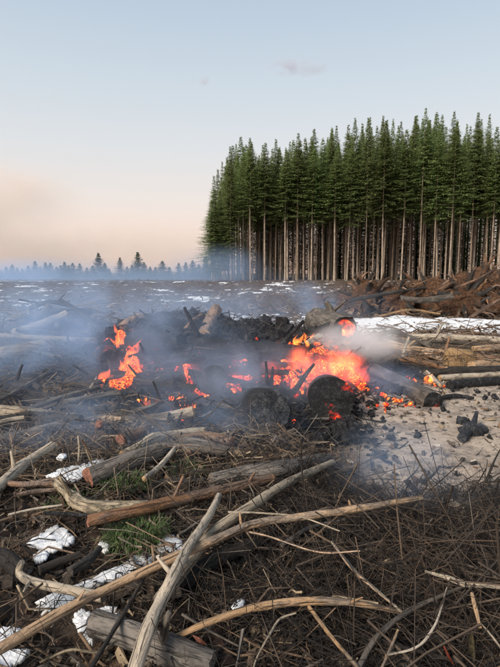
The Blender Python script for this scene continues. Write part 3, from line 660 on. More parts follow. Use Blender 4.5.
LG('pale short stick standing upright in the pile', A(9.7, (402, 358), (405, 348), (409, 337)), (.035, .032, .025), W_PALE, name='stick')
LG('thin grey pole resting on top of the pile at the right edge', A(10.6, (430, 341), (470, 344), (512, 352)), (.04, .04, .035), W_GREY, E_GREY, group=PILE)
LG('brown knotty pole lying along the pile just under the snow strip', A(12.3, (395, 335), (440, 336), (480, 333)), (.055, .06, .04), W_RED, group=PILE, stubs=2)
LG('short split log peeking out under the wood block', A(9.2, (436, 374), (455, 372), (474, 371)), (.06, .055, .05), W_TAN, group=PILE)
LG('thin pale pole lying lowest in the pile towards the burnt strip', A(8.7, (452, 384), (480, 380), (512, 379)), (.03, .03, .025), W_TAN, group=PILE)
# sawn block
def chunk(name, label, cat, ctr, size, mat, rot=(0, 0, 0), seed=1, group=None, n=7, amp=.16, pw=4.0):
    """a lump: rounded, noise-broken box"""
    from mathutils import Euler
    nu, nv = n * 4, n * 2; th = np.linspace(0, 2 * np.pi, nu, endpoint=False)[None]; ph = np.linspace(.04, np.pi - .04, nv)[:, None]
    d = np.stack([np.sin(ph) * np.cos(th), np.sin(ph) * np.sin(th), np.cos(ph) + 0 * th], -1)
    k = (np.abs(d) ** pw).sum(-1) ** (-1 / pw)
    P = d * k[..., None]
    nz = fbm(P[..., 0] * 1.6 + P[..., 2] * 1.1 + seed * 3, P[..., 1] * 1.6 - P[..., 2] * .8 + seed, seed, 4)
    P = P * (1 + amp * nz[..., None]) * np.array(size)
    V = P.reshape(-1, 3) @ np.array(Euler(rot).to_matrix()).T
    i = np.arange(nv - 1)[:, None] * nu; j = np.arange(nu)[None]; j2 = (j + 1) % nu
    Qd = np.stack([i + j, i + nu + j, i + nu + j2, i + j2], -1).reshape(-1, 4)
    caps = [np.stack([np.full(nu - 2, 0), np.arange(1, nu - 1), np.arange(2, nu)], -1), np.stack([np.full(nu - 2, (nv - 1) * nu), (nv - 1) * nu + np.arange(2, nu), (nv - 1) * nu + np.arange(1, nu - 1)], -1)]
    o = ob(name, fast(name, V, [Qd] + caps, {'lc': V + seed * 1.7}), mat, None, ctr)
    return tag(o, label, cat, group)
chunk('wood_block', 'tan sawn block of wood standing in front of the pile', 'wood block', at(460, 361, 9.35), (.28, .16, .225), wood('block', (.40, .27, .15), (.30, .19, .10), (.16, .11, .07), .3, sc=1.6), (R(6), R(8), R(12)), 5, amp=.14, pw=7)
# logs in the burnt strip and on the ash
ho = LG('smoking grey log with a hollow dark end pointing at the ash', A(7.6, (372, 372, 8.3), (400, 385, 7.9), (433, 403, 7.45)), (.15, .16, .165), W_GREY, CHAR, rgh=.08, sides=18)
LG('charred thin pole lying across the smoking hollow log', A(8.1, (388, 365), (412, 372), (430, 380)), (.05, .05, .035), CHAR, CHAR)
LG('short pale splinter leaning above the smoking hollow log', A(7.9, (425, 372), (432, 378), (440, 386)), (.05, .045, .03), W_PALE)
LG('blackened log in the burnt strip at the edge of the view', A(8.2, (450, 386), (475, 383), (512, 381)), (.08, .09, .08), CHAR, CHAR)
LG('blackened stick on the ash below the hollow log', A(7.0, (440, 398), (455, 396), (474, 398)), (.03, .035, .02), CHAR, CHAR, name='stick')
def charred_lump(px, py, Y, size, lb, seed, mat=CHAR, rot=(0, 0, 0), amp=.35, cat='charred wood'): return chunk('charred_chunk', lb, cat, up(px, py, Y, size[2] * .6), tuple(v * up(px, py, Y, size[2] * .6).y / Y for v in size), mat, rot, seed, 'charred chunks around the fire', 13, amp * 1.7, 3)
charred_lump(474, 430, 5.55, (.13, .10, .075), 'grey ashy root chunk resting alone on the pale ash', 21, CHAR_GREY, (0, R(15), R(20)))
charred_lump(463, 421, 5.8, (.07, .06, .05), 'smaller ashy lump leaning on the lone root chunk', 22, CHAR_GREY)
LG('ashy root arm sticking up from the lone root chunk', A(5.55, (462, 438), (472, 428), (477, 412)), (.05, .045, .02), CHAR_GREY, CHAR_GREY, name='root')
charred_lump(380, 455, 4.7, (.06, .05, .04), 'black clod in the ash near its front edge', 23)
charred_lump(391, 438, 5.3, (.045, .05, .03), 'flat dark clod in the middle of the ash', 24)
LG('black forked twig standing at the front edge of the ash', G(.02, (372, 470), (371, 458), (374, 447, .10)), (.012, .009, .004), CHAR, CHAR, name='twig', stubs=2)
LG('black curved stick lying at the front edge of the ash', G(.03, (376, 452), (384, 460), (392, 463)), (.012, .02, .014), CHAR, CHAR, name='stick')
LG('thin dark twig rising from the heap over the ash', G(.05, (405, 482), (415, 472, .08), (420, 465, .13)), (.01, .008, .004), W_DARK, E_DARK, name='twig')
LG('two-pronged dark stub at the heap top beside the ash', G(.05, (424, 482), (434, 474, .08), (440, 466, .12)), (.016, .013, .008), W_DARK, E_DARK, name='stub', stubs=1)
LG('dark branch rising over the heap at the edge of the view', G(.05, (486, 482), (494, 462, .12), (501, 448, .2)), (.014, .012, .006), W_DARK, E_DARK, name='branch', stubs=2)

# ------------------------------------------------------------------ the fire: charred logs
FIREL = 'burning logs in the mound'
def endlog(px, py, Y, r, d, ln, lb, mat, end, sides=22, **k):
    p = up(px, py, Y, r * .9); r = r * p.y / Y; d = Vector(d).normalized()
    return LG(lb, [p, p + d * ln * .5, p + d * ln], (r, r * 1.02, r * .9), mat, end, group=FIREL, sides=sides, rgh=.07, **k)
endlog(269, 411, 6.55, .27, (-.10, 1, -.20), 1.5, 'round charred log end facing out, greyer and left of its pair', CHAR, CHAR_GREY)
endlog(331, 399, 6.75, .315, (.10, 1, -.18), 1.6, 'round charred log end with embers glowing in its face', CHAR_WARM, CHAR_HOT)
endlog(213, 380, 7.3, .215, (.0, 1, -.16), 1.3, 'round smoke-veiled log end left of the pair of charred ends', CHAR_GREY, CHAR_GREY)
endlog(112, 361, 8.1, .19, (-.45, 1, -.06), 1.2, 'burning log end ringed by flames at the left of the mound', CHAR_WARM, CHAR_GREY)
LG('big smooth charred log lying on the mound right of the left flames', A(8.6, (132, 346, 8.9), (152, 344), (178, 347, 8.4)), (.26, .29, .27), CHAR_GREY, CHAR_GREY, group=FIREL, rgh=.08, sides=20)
charred_lump(347, 433, 6.15, (.15, .14, .17), 'upright split charred chunk below the ember-faced log', 31, CHAR, (0, 0, R(30)), .4)
charred_lump(318, 443, 6.05, (.08, .09, .12), 'charred post stub under the ember-faced log', 32, CHAR, (0, R(5), R(10)), .3)
charred_lump(298, 431, 6.3, (.12, .10, .10), 'charred chunk wedged between the two round log ends', 33, CHAR, (0, 0, 0), .4)
LG('charred slab leaning at the foot of the round log ends', A(6.1, (286, 433), (302, 439), (325, 450)), (.045, .04, .03), CHAR, CHAR, rgh=.3)
LG('thin charred strip beside the leaning slab', A(6.0, (292, 443), (308, 448), (322, 458)), (.025, .025, .02), CHAR, CHAR, rgh=.3)
LG('charred log running along the foot of the mound', A(6.5, (195, 424), (235, 420), (262, 428)), (.07, .08, .07), CHAR, CHAR, group=FIREL)
LG('scorched brown log end poking out beside the charred logs at the mound foot', A(6.4, (225, 445), (240, 436), (255, 430)), (.07, .075, .07), W_DARK, E_DARK, group=FIREL)
LG('charred pole along the crest of the mound', A(9.0, (255, 345), (295, 336), (330, 324)), (.05, .05, .045), CHAR, CHAR_WARM, group=FIREL, stubs=1)
LG('glowing charred pole just under the crest pole', A(8.8, (262, 348), (285, 343), (308, 340)), (.05, .055, .04), CHAR_HOT, CHAR_HOT, group=FIREL)
LG('charred log sloping down the mound to the big flame', A(8.4, (225, 352), (262, 356), (298, 366)), (.09, .10, .08), CHAR_WARM, CHAR, group=FIREL)
LG('charred log across the mound behind the veiled log end', A(8.2, (168, 360), (200, 358), (238, 366)), (.10, .11, .09), CHAR_WARM, CHAR, group=FIREL)
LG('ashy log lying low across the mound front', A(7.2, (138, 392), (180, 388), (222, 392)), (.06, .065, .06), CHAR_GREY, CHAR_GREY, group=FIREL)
LG('charred log to the right of the big flame', A(7.6, (352, 372), (380, 384), (402, 392)), (.09, .10, .08), CHAR, CHAR, group=FIREL)
LG('charred branch curling down from the left burning log', A(7.9, (100, 352), (96, 365), (104, 384), (118, 392)), (.05, .05, .05, .03), CHAR_WARM, CHAR, group=FIREL)
LG('dark scorched pole across the slash under the left flames', A(7.3, (62, 395), (100, 392), (138, 394)), (.045, .05, .045), W_DARK, E_DARK)
LG('blunt brown stub standing on the mound above the left flames', A(9.0, (120, 331, 9.3), (130, 324), (141, 319, 8.8)), (.11, .115, .12), W_RED, E_RED)
LG('thick leaning brown post on the mound crest', A(9.3, (204, 336), (210, 322), (216, 310)), (.125, .12, .125), W_RED, E_TAN)
LG('thinner leaning post beside the thick post on the crest', A(9.4, (186, 330), (192, 323), (201, 316)), (.06, .06, .055), W_RED, E_TAN)
GL = 'glowing brands in the fire'
for (pp, rr, lb) in (
    (A(7.9, (106, 344), (119, 334), (129, 348), (134, 368), (125, 382), (110, 385), clear=.1), (.06, .075, .085, .09, .085, .06), 'curved brand glowing round the left burning log end'),
    (A(7.7, (130, 372), (138, 378), (148, 376), clear=.05), (.04, .045, .03), 'short glowing brand right of the left burning log end'),
    (A(7.6, (183, 360), (187, 374), (196, 390), (210, 398), clear=.06), (.025, .03, .03, .025), 'thin glowing brand bending under the veiled log end'),
    (A(7.4, (224, 374), (232, 382), (246, 380), (254, 372), clear=.08), (.04, .05, .045, .03), 'glowing brand curling behind the veiled log end'),
    (A(7.4, (284, 362), (292, 376), (300, 392), clear=.08), (.05, .06, .05), 'glowing brand at the left side of the big flame'),
    (A(7.4, (306, 376), (322, 366), (346, 372), (362, 386), clear=.12), (.06, .09, .10, .07), 'thick glowing brand in the middle of the big flame'),
    (A(6.6, (166, 414), (172, 423), (184, 420), (187, 408), clear=.05), (.03, .04, .035, .02), 'hooked glowing brand at the mound foot'),
    (A(6.7, (148, 402), (153, 410), (150, 419), clear=.05), (.02, .03, .025), 'small upright glowing brand at the mound foot')):
    log('glowing_brand', lb, 'brand', pp, rr, EMBER, EMBER, GL, 10, .28, .3)
# hollow burning log on the crest
def hollow_log():
    a = at(345, 330, 8.9); d = Vector((-.28, 1, .06)).normalized(); SEED[0] += 1
    pts = [a, a + d * .6, a + d * 1.3]; V, Qd, lc, rg, ax = tube(pts, [.255, .27, .24], 22, 14, .10, 771, .25)
    V2, Q2, lc2, rg2, _ = tube([a + d * .01, a + d * .45, a + d * .95], [.19, .17, .05], 22, 10, .10, 772, .1)
    off = np.array(a); o = ob('log', fast('log', V - off, Qd, {'lc': lc}), W_GREY, None, a); tag(o, 'hollow log on the mound crest burning bright inside', 'log', FIREL)
    m = 22; j = np.arange(m); j2 = (j + 1) % m
    ob('burnt_rim', fast('burnt_rim', np.vstack([rg[0], rg2[0]]) - off, np.stack([j, m + j, m + j2, j2], -1), {'lc': np.vstack([lc[:m], lc2[:m]])}), CHAR, o)
    ob('glowing_hollow', fast('glowing_hollow', V2 - off, Q2[:, ::-1], {'lc': lc2}), EMBER_BRIGHT, o)
    cv, cf, cl = cap(rg[1], ax[1], 5); ob('cut_end', fast('cut_end', cv - off, cf, {'lc': cl}), W_GREY, o)
EMBER_BRIGHT = charred('bright hollow coals', .62, .0, 1.0, 3.4, cells=0.0)
hollow_log()
LG('pale scorched log propped against the hollow burning log', A(8.8, (300, 348), (315, 341), (332, 334, 9.2)), (.10, .105, .10), W_PALE, CHAR, group=FIREL)
LG('grey snag rising behind the hollow burning log', A(9.6, (338, 326), (332, 314), (326, 302)), (.12, .09, .05), W_GREY, E_GREY, stubs=1)

# ------------------------------------------------------------------ left mound and mid slash
LG('pale log lying on the slope of the left mound', A(10.9, (14, 333), (40, 325), (67, 314, 11.2)), (.10, .10, .09), W_PALE, E_TAN)
LG('long thin pale pole across the slash below the left mound', A(9.2, (-12, 335), (40, 338), (97, 341, 9.0)), (.055, .055, .05), W_PALE, E_TAN)
LG('thick pale log at the left edge below the long thin pole', A(8.4, (-14, 357), (12, 352), (44, 345, 8.7)), (.12, .12, .11), W_PALE, E_TAN)
LG('grey log running toward the left flames', A(8.3, (40, 350), (72, 346), (104, 352)), (.06, .065, .05), W_GREY, E_GREY, stubs=1)
LG('dark branch on top of the left mound', A(11.6, (30, 308), (52, 302), (78, 309)), (.05, .05, .03), W_DARK, E_DARK, stubs=2)
LG('dark root curving over the left mound', A(11.3, (60, 300), (80, 312), (98, 328)), (.05, .045, .03), W_DARK, E_DARK)
LG('grey stub sticking out of the left mound', A(11.1, (34, 318), (44, 312), (50, 305)), (.08, .075, .07), W_GREY, E_GREY)
LG('thin grey branch rising from the pale log end to the left flames', A(6.2, (48, 442, 5.9), (66, 424), (80, 405, 6.6), (101, 370, 7.6)), (.022, .022, .02, .015), W_PALE, E_GREY, name='branch', stubs=1)
LG('pale broken log at the left edge pointing up at the flames', G(.10, (-8, 492), (24, 465), (52, 446, .14)), (.05, .05, .045), W_PALE, E_TAN, stubs=1)
LG('curled pale twig standing at the left edge in the smoke', A(6.4, (10, 432), (16, 410), (12, 392)), (.012, .012, .006), W_PALE, E_TAN, name='twig')
LG('short thin pale stick in the smoke left of the thin branch', A(6.2, (55, 397), (64, 404), (68, 410)), (.02, .02, .02), W_PALE, E_TAN, name='stick')
LG('grey stick at the left edge in the middle of the smoky slash', G(.12, (-6, 424), (10, 420), (24, 418)), (.03, .03, .03), W_PALE, E_TAN, name='stick')
LG('tan chunk of log showing in the slash beneath the left flames', G(.1, (92, 424), (106, 420), (121, 421)), (.055, .06, .055), W_TAN, E_TAN)
LG('upright brown stub beside the tan log chunk', G(.08, (96, 440), (98, 432), (99, 424, .2)), (.045, .045, .04), W_RED, E_RED, name='stub')
LG('bent grey pole across the smoky slash', G(.13, (50, 372), (30, 384), (8, 396), (-8, 400)), (.035, .04, .04, .03), W_GREY, E_GREY)
LG('long grey pole sloping across the smoky slash', G(.12, (20, 412), (60, 398), (98, 388)), (.03, .035, .03), W_GREY, E_GREY)
LG('dark log in the smoke right of the tan chunk', G(.1, (125, 414), (150, 424), (182, 428)), (.06, .065, .06), W_DARK, E_DARK)
LG('pale torn wood slab lying beside the two small flames', G(.12, (122, 454), (140, 446), (162, 437), (204, 430)), (.03, .055, .06, .035), W_PALE, E_TAN, rgh=.3, name='torn_wood')
LG('brown log butt at the head of the pale torn slab', G(.14, (120, 440), (132, 436), (148, 428)), (.055, .055, .045), W_RED, E_RED)
LG('brown log half sunk in the slash behind the cross branch', G(.08, (178, 440), (204, 436), (232, 441)), (.05, .055, .05), W_RED, E_RED)
LG('smoky grey log with a sawn red end facing out', [gnd(89, 477, .16), gnd(118, 466, .17), gnd(158, 452, .16)], (.062, .064, .06), W_GREY, E_RED, sides=16)
LG('small pale stick lying over the smoky ground', G(.14, (144, 479), (160, 466), (175, 448)), (.022, .023, .02), W_PALE, E_TAN, name='stick')
LG('thin upright pale twig beside the snow bank', G(.1, (78, 462), (79, 450, .16), (78, 436, .24)), (.009, .009, .007), W_PALE, E_TAN, name='twig')
LG('flaky yellow barked branch curving toward the grass', G(.10, (54, 481), (66, 492), (80, 503), (105, 507), (148, 504)), (.03, .04, .05, .045, .03), W_FLAKY, E_TAN, name='branch', rgh=.28, stubs=1)
LG('splintered reddish plank ends at the left below the pale log', G(.1, (6, 484), (30, 484), (58, 482)), (.02, .03, .035), W_RED, E_RED, name='plank', rgh=.3)
LG('second splintered strip under the reddish plank', G(.08, (14, 495), (34, 492), (60, 489)), (.018, .02, .02), W_RED, E_RED, name='plank', rgh=.3)
LG('long thin grey stick under the flaky branch', G(.08, (8, 515), (34, 509), (62, 505)), (.010, .011, .008), W_PALE, E_TAN, name='stick')
LG('short black pole end lying next to the red brown log', G(.09, (44, 513), (66, 514), (92, 516)), (.014, .014, .014), CHAR, CHAR, name='pole')
LG('ashy log crossing the smoke below the mound', G(.1, (160, 446), (195, 449), (228, 452)), (.045, .05, .04), W_GREY, E_GREY)
LG('grey brown bough in the slash above the grass', G(.06, (150, 486), (170, 482), (206, 480)), (.03, .032, .02), W_GREY, E_GREY, name='branch', stubs=1)
LG('dark stub in the slash right of the upright pale twig', G(.1, (96, 448), (108, 452), (118, 462)), (.035, .035, .03), W_DARK, E_DARK, name='stub')

def strewn(n, box_, mats, rr, ll, fmt, group, seed, lift=.06):
    rg = random.Random(seed); spots = sorted((rg.uniform(box_[0], box_[1]), rg.uniform(box_[2], box_[3])) for _ in range(n))
    for k, (px, py) in enumerate(spots):
        p = gnd(px, py, lift); a = rg.gauss(0, .55) + (math.pi if rg.random() < .5 else 0); ln = rg.uniform(*ll); r = rg.uniform(*rr) ** 1
        d = Vector((math.cos(a), math.sin(a), rg.gauss(0, .12))); q = [p - d * ln * .5, p + Vector((0, rg.gauss(0, .06) * ln, rg.uniform(0, .05))), p + d * ln * .5]
        for v in q: v.z = max(v.z, float(H(v.x, v.y)) + r * .3)
        mt, em, tone = mats[rg.randrange(len(mats))]
        LG(fmt.format(tone=tone, size='thick' if r > sum(rr) / 2 else 'slim', nth=ORD[k]), q, (r, r * 1.05, r * rg.uniform(.6, .95)), mt, em, group=group, stubs=rg.randrange(3), rgh=.16)
strewn(24, (-10, 130, 340, 440), ((W_GREY, E_GREY, 'grey'), (W_DARK, E_DARK, 'dark'), (W_PALE, E_TAN, 'pale'), (W_DARK, E_DARK, 'dark')), (.025, .085), (.5, 1.7), '{tone} {size} log strewn in the smoky slash, {nth} from the left edge', 'logs strewn through the smoky slash', 51)
strewn(14, (150, 285, 345, 400), ((CHAR, CHAR, 'black'), (CHAR_GREY, CHAR_GREY, 'ashy'), (CHAR_WARM, CHAR, 'faintly glowing')), (.04, .12), (.5, 1.3), '{tone} {size} charred log heaped in the mound, {nth} from its left end', 'charred logs heaped in the mound', 52, .1)
strewn(14, (120, 250, 400, 455), ((CHAR_GREY, CHAR_GREY, 'ashy'), (W_DARK, E_DARK, 'dark'), (W_GREY, E_GREY, 'grey')), (.02, .055), (.3, .8), '{tone} {size} log lying before the mound foot, {nth} from the left', 'logs before the mound foot', 53)
strewn(12, (-5, 110, 300, 332), ((W_DARK, E_DARK, 'dark'), (W_GREY, E_GREY, 'grey')), (.04, .09), (.7, 1.8), '{tone} {size} log on the left debris mound, {nth} from the left edge', 'logs on the left debris mound', 54)

# ------------------------------------------------------------------ foreground branches
LG('long tan pole spanning the whole near heap', G(.15, (-14, 658), (36, 627), (80, 602), (128, 579), (175, 557, .18), (217, 539, .19), (250, 525, .19), (292, 518, .20), (350, 510, .22), (422, 498, .24)), (.026, .026, .027, .027, .028, .026, .024, .02), W_TAN, E_TAN, stubs=4, rgh=.16, name='pole')
LG('stout pale branch standing up steeply across the long pole', G(.19, (132, 678, .12), (148, 630), (160, 603), (173, 577, .22), (189, 546, .22), (205, 523), (219, 496, .16)), (.034, .034, .035, .033, .03, .028, .025), W_PALE, E_TAN, stubs=1, rgh=.14, name='branch')
LG('straight grey pole slanting up behind the stout branch', G(.10, (160, 600), (190, 560), (211, 534, .13), (250, 507, .16), (285, 484, .17), (333, 462, .15)), (.04, .04, .038, .036, .036, .03), W_PALE, E_GREY, rgh=.10, name='pole')
LG('red brown log with a broken end above the grass', G(.13, (88, 521), (115, 515), (143, 509), (193, 497), (240, 486), (273, 478)), (.042, .048, .052, .05, .045, .038), W_RED, E_RED, stubs=2, rgh=.12)
LG('thick grey brown log behind the slanting pole', G(.08, (212, 481), (245, 474), (285, 468), (328, 458)), (.065, .075, .07, .055), W_GREY, E_GREY, rgh=.14)
LG('thick dark log lying under the pole at the bottom of the heap', G(.06, (94, 623), (130, 636), (165, 650), (212, 664)), (.062, .07, .068, .055), W_GREY, E_GREY, rgh=.16, sides=16, stubs=1)
LG('peeled orange branch along the bottom of the heap', G(.14, (176, 637, .08), (200, 626), (235, 613), (270, 605), (310, 601), (355, 603), (399, 612, .1)), (.014, .017, .02, .022, .021, .018, .011), W_TAN, E_TAN, rgh=.13, stubs=1, name='branch')
LG('thin black pole leaning beside the thick dark log', G(.12, (88, 672), (112, 633), (143, 580)), (.011, .012, .010), W_DARK, E_DARK, name='pole')
LG('short pale grey log beside the snow, its broken end bent up', G(.09, (22, 562, .14), (19, 573), (32, 582), (64, 589), (103, 597)), (.018, .028, .03, .029, .028), W_PALE, E_GREY, rgh=.14, stubs=1)
LG('dark grey log under the long pole at the middle of the heap', G(.02, (176, 590), (215, 560), (260, 543)), (.05, .055, .045), W_DARK, E_DARK)
LG('large smooth grey log running out at the right edge', G(.06, (456, 512), (480, 500), (518, 488)), (.075, .085, .09), W_GREY, E_GREY, sides=18, rgh=.08)
LG('dark mossy log under the large grey log', G(.0, (420, 520), (460, 512), (512, 520)), (.06, .07, .065), W_DARK, E_DARK)
LG('thin pale stick slanting down the lower heap from the orange branch', G(.13, (309, 607), (330, 635), (362, 672)), (.011, .010, .009), W_TAN, E_TAN, name='stick')
LG('forked thin pale twig hanging below the orange branch', G(.12, (296, 613), (280, 619), (270, 634), (258, 656), (252, 672)), (.004, .006, .006, .005, .004), W_PALE, E_TAN, name='twig', stubs=1)
LG('paler of two thin parallel sticks above the orange branch end', G(.13, (332, 542), (346, 560), (362, 577), (402, 612)), (.009, .009, .008, .006), W_PALE, E_TAN, name='stick')
LG('tan thin stick running beside its paler twin to the orange branch end', G(.15, (336, 548), (355, 572), (392, 604)), (.007, .007, .005), W_TAN, E_TAN, name='stick')
LG('dark grey branch arching up through the lower right heap', G(.12, (357, 672), (375, 640), (404, 614), (436, 598), (470, 584)), (.014, .015, .014, .012, .008), W_GREY, E_GREY, name='branch', stubs=1)
LG('long looping pale root at the lower right', G(.16, (386, 655), (417, 647), (434, 627), (442, 606), (447, 588)), (.005, .006, .006, .005, .004), W_PALE, E_TAN, name='root')
LG('frayed pale splinter lying flat at the lower right', G(.15, (425, 571), (446, 577), (468, 584), (510, 588)), (.007, .014, .014, .008), W_PALE, E_TAN, name='splinter', rgh=.4)
LG('short tan stub hanging below the frayed splinter', G(.15, (472, 594), (476, 610), (480, 627)), (.010, .011, .008), W_TAN, E_TAN, name='stub')
LG('thin pale root curving out to the lower right corner', G(.14, (480, 623), (490, 634), (504, 652)), (.006, .006, .005), W_PALE, E_TAN, name='root')
LG('tan straight stick in the bottom right between the dark roots', G(.14, (380, 672), (390, 650), (398, 630)), (.007, .007, .005), W_TAN, E_TAN, name='stick')
LG('thin grey twig crossing over the middle of the long pole', G(.21, (228, 512), (260, 513), (300, 517), (340, 531)), (.006, .006, .005, .004), W_PALE, E_GREY, name='twig')
LG('thin tan twig below the middle of the long pole', G(.16, (233, 528), (270, 537), (318, 552), (360, 551)), (.007, .006, .005, .004), W_TAN, E_TAN, name='twig')
LG('vertical dark twig rising before the thick grey log', G(.1, (303, 490), (302, 470, .25), (301, 440, .45)), (.006, .006, .004), W_DARK, E_DARK, name='twig')
LG('pale pole in the shadow under the long pole at centre', G(.08, (282, 545), (310, 528), (345, 520)), (.016, .016, .012), W_GREY, E_GREY, name='pole')
LG('thin twisted green root at the lower left corner', G(.1, (40, 662), (70, 650), (98, 652), (118, 640)), (.006, .006, .006, .005), W_FLAKY, E_TAN, name='root')
LG('dark rotten log at the left edge above the snow', G(.05, (-8, 552), (8, 560), (20, 572)), (.05, .055, .045), W_DARK, E_DARK)
LG('short dark log between the two left snow lumps', G(.05, (40, 570), (60, 562), (80, 555)), (.028, .03, .026), W_DARK, E_DARK)
LG('dark wedge of bark beside the long snow patch', G(.06, (70, 572), (86, 562), (100, 548)), (.03, .035, .02), W_DARK, E_DARK, name='bark_piece', rgh=.35)
LG('grey bent stick right of the grass', G(.1, (178, 536), (196, 524), (214, 512)), (.012, .012, .01), W_GREY, E_GREY, name='stick')

# ------------------------------------------------------------------ near snow lumps
def snow_lump(pxs, lb, lift=.05, thick=.010, seed=1):
    """flat irregular lump following an outline of ground points"""
    pts = np.array([tuple(gnd(a, b, lift)) for a, b in pxs]); c = pts.mean(0); pts = c + (pts - c) * 1.15; m = 72
    ring = catmull(list(pts) + [pts[0]], m + 1)[:-1]
    ring = ring + (ring - c) * (.30 * fbm(np.arange(m) * .8 + seed, np.arange(m) * .3 + seed * 3, seed, 4))[:, None]
    VV = []; qs = (1.0, 1.03, .93, .75, .5, .22); zs = (-.9, .25, .8, 1.0, 1.1, 1.1)
    for q, zz in zip(qs, zs):
        v = c + (ring - c) * q; v[:, 2] = v[:, 2] + thick * zz * (1 + .8 * fbm(v[:, 0] * 22 + seed, v[:, 1] * 22, seed, 4)) + .02 * min(1, np.ptp(ring[:, 0]) / .25) * fbm(v[:, 0] * 9 + seed, v[:, 1] * 9, seed + 5, 3); VV.append(v)
    VV.append((c + [0, 0, thick * 1.1])[None]); V = np.vstack(VV); j = np.arange(m); j2 = (j + 1) % m; k = len(qs) - 1
    Qd = np.vstack([np.stack([i * m + j, i * m + j2, (i + 1) * m + j2, (i + 1) * m + j], -1) for i in range(k)])
    o = ob('snow_lump', fast('snow_lump', V - c, [Qd, np.stack([k * m + j, k * m + j2, np.full(m, (k + 1) * m)], -1)]), SNOW, None, Vector(c)); tag(o, lb, 'snow', 'lumps of old snow in the near slash')
snow_lump([(30, 543), (40, 536), (52, 528), (62, 530), (71, 538), (62, 545), (50, 550), (42, 547)], 'arrowhead-shaped snow lump left of the grass', seed=3)
snow_lump([(50, 598), (60, 590), (85, 582), (110, 571), (140, 558), (142, 566), (118, 578), (90, 588), (66, 604), (52, 607)], 'long snow strip lying along the pale grey log and the long pole', seed=4, lift=.03)
snow_lump([(159, 545), (166, 538), (176, 538), (181, 546), (176, 556), (165, 562), (160, 556)], 'round grainy snow lump right of the grass', seed=5)
snow_lump([(74, 620), (82, 612), (90, 616), (86, 626), (92, 640), (82, 634)], 'small snow lump above the thick dark log', seed=6)
snow_lump([(96, 612), (108, 608), (118, 611), (116, 617), (103, 617)], 'thin snow sliver under the long pole', seed=7)
snow_lump([(-8, 634), (6, 629), (20, 631), (16, 638), (0, 644)], 'snow patch at the left edge under the long pole', seed=8)
snow_lump([(-8, 660), (6, 652), (22, 652), (24, 658), (12, 666), (-6, 672)], 'snow patch in the bottom left corner', seed=9)
snow_lump([(34, 556), (40, 552), (47, 555), (43, 560), (36, 561)], 'tiny snow lump below the arrowhead-shaped one', seed=10)
snow_lump([(99, 545), (103, 542), (108, 546), (106, 551), (101, 549)], 'tiny snow lump at the foot of the grass', seed=11)
snow_lump([(52, 475), (66, 468), (84, 464), (99, 461), (94, 468), (80, 476), (66, 479)], 'smoky snow bank left of the sawn red log end', seed=12, lift=.1)
snow_lump([(232, 607), (238, 601), (243, 600), (242, 606), (236, 609)], 'tiny snow fleck above the orange branch', seed=13, lift=.12, thick=.006)
snow_lump([(57, 458), (62, 454), (66, 456), (62, 460)], 'snow fleck above the smoky snow bank', seed=14, lift=.1)

# ------------------------------------------------------------------ grass tufts
def grass(px, py, wd, dp, n, ln, lb, seed):
    rg = np.random.default_rng(seed); c = gnd(px, py, .0); V = []; F = []; T_ = []
    for k in range(n):
        a = rg.random() * 6.283; rr = math.sqrt(rg.random()); b = np.array([math.cos(a) * rr * wd, math.sin(a) * rr * dp, 0]); b[2] = float(H(c.x + b[0], c.y + b[1])) - c.z
        az = rg.random() * 6.283 if rg.random() < .5 else a + rg.normal(0, .5); l_ = ln * rg.uniform(.5, 1.2); sp_ = rg.uniform(.35, 1.0); d = np.array([math.cos(az) * sp_, math.sin(az) * sp_, 1.0]); d /= np.linalg.norm(d)
        s_ = np.array([-math.sin(az), math.cos(az), 0]) * rg.uniform(.0018, .004); i0 = len(V); q1 = b + d * l_ * .5; q2 = b + d * l_ * .85 + np.array([d[0], d[1], -.35]) * l_ * .22 * sp_; q3 = q2 + np.array([d[0] * .6, d[1] * .6, -.6 * sp_]) * l_ * .35
        V += [b - s_, b + s_, q1 - s_, q1 + s_, q2 - s_ * .7, q2 + s_ * .7, q3]; F += [(i0, i0 + 1, i0 + 3, i0 + 2), (i0 + 2, i0 + 3, i0 + 5, i0 + 4)]; T_ += [rg.random()] * 7
    Fq = np.array(F); Tr = np.array([(i * 7 + 4, i * 7 + 5, i * 7 + 6) for i in range(n)])
    o = ob('grass_tuft', fast('grass_tuft', np.array(V), [Fq, Tr], {'tint': np.array(T_)}), GRASS, None, c); tag(o, lb, 'grass', 'green grass tufts in the near slash')
GRASS = tinted('grass blades', ((0, (.08, .13, .045)), (.6, (.13, .20, .07)), (.9, (.19, .25, .10)), (1, (.34, .30, .17))), .6, .3)
grass(136, 549, .085, .07, 900, .17, 'large green grass tuft in front of the red brown log', 1)
grass(124, 500, .12, .06, 500, .13, 'green grass tuft behind the red brown log', 2)
grass(70, 512, .14, .07, 180, .11, 'sparse olive grass by the black pole end', 3)
grass(188, 478, .12, .08, 120, .10, 'thin wisp of grass under the smoke right of the pale stick', 4)

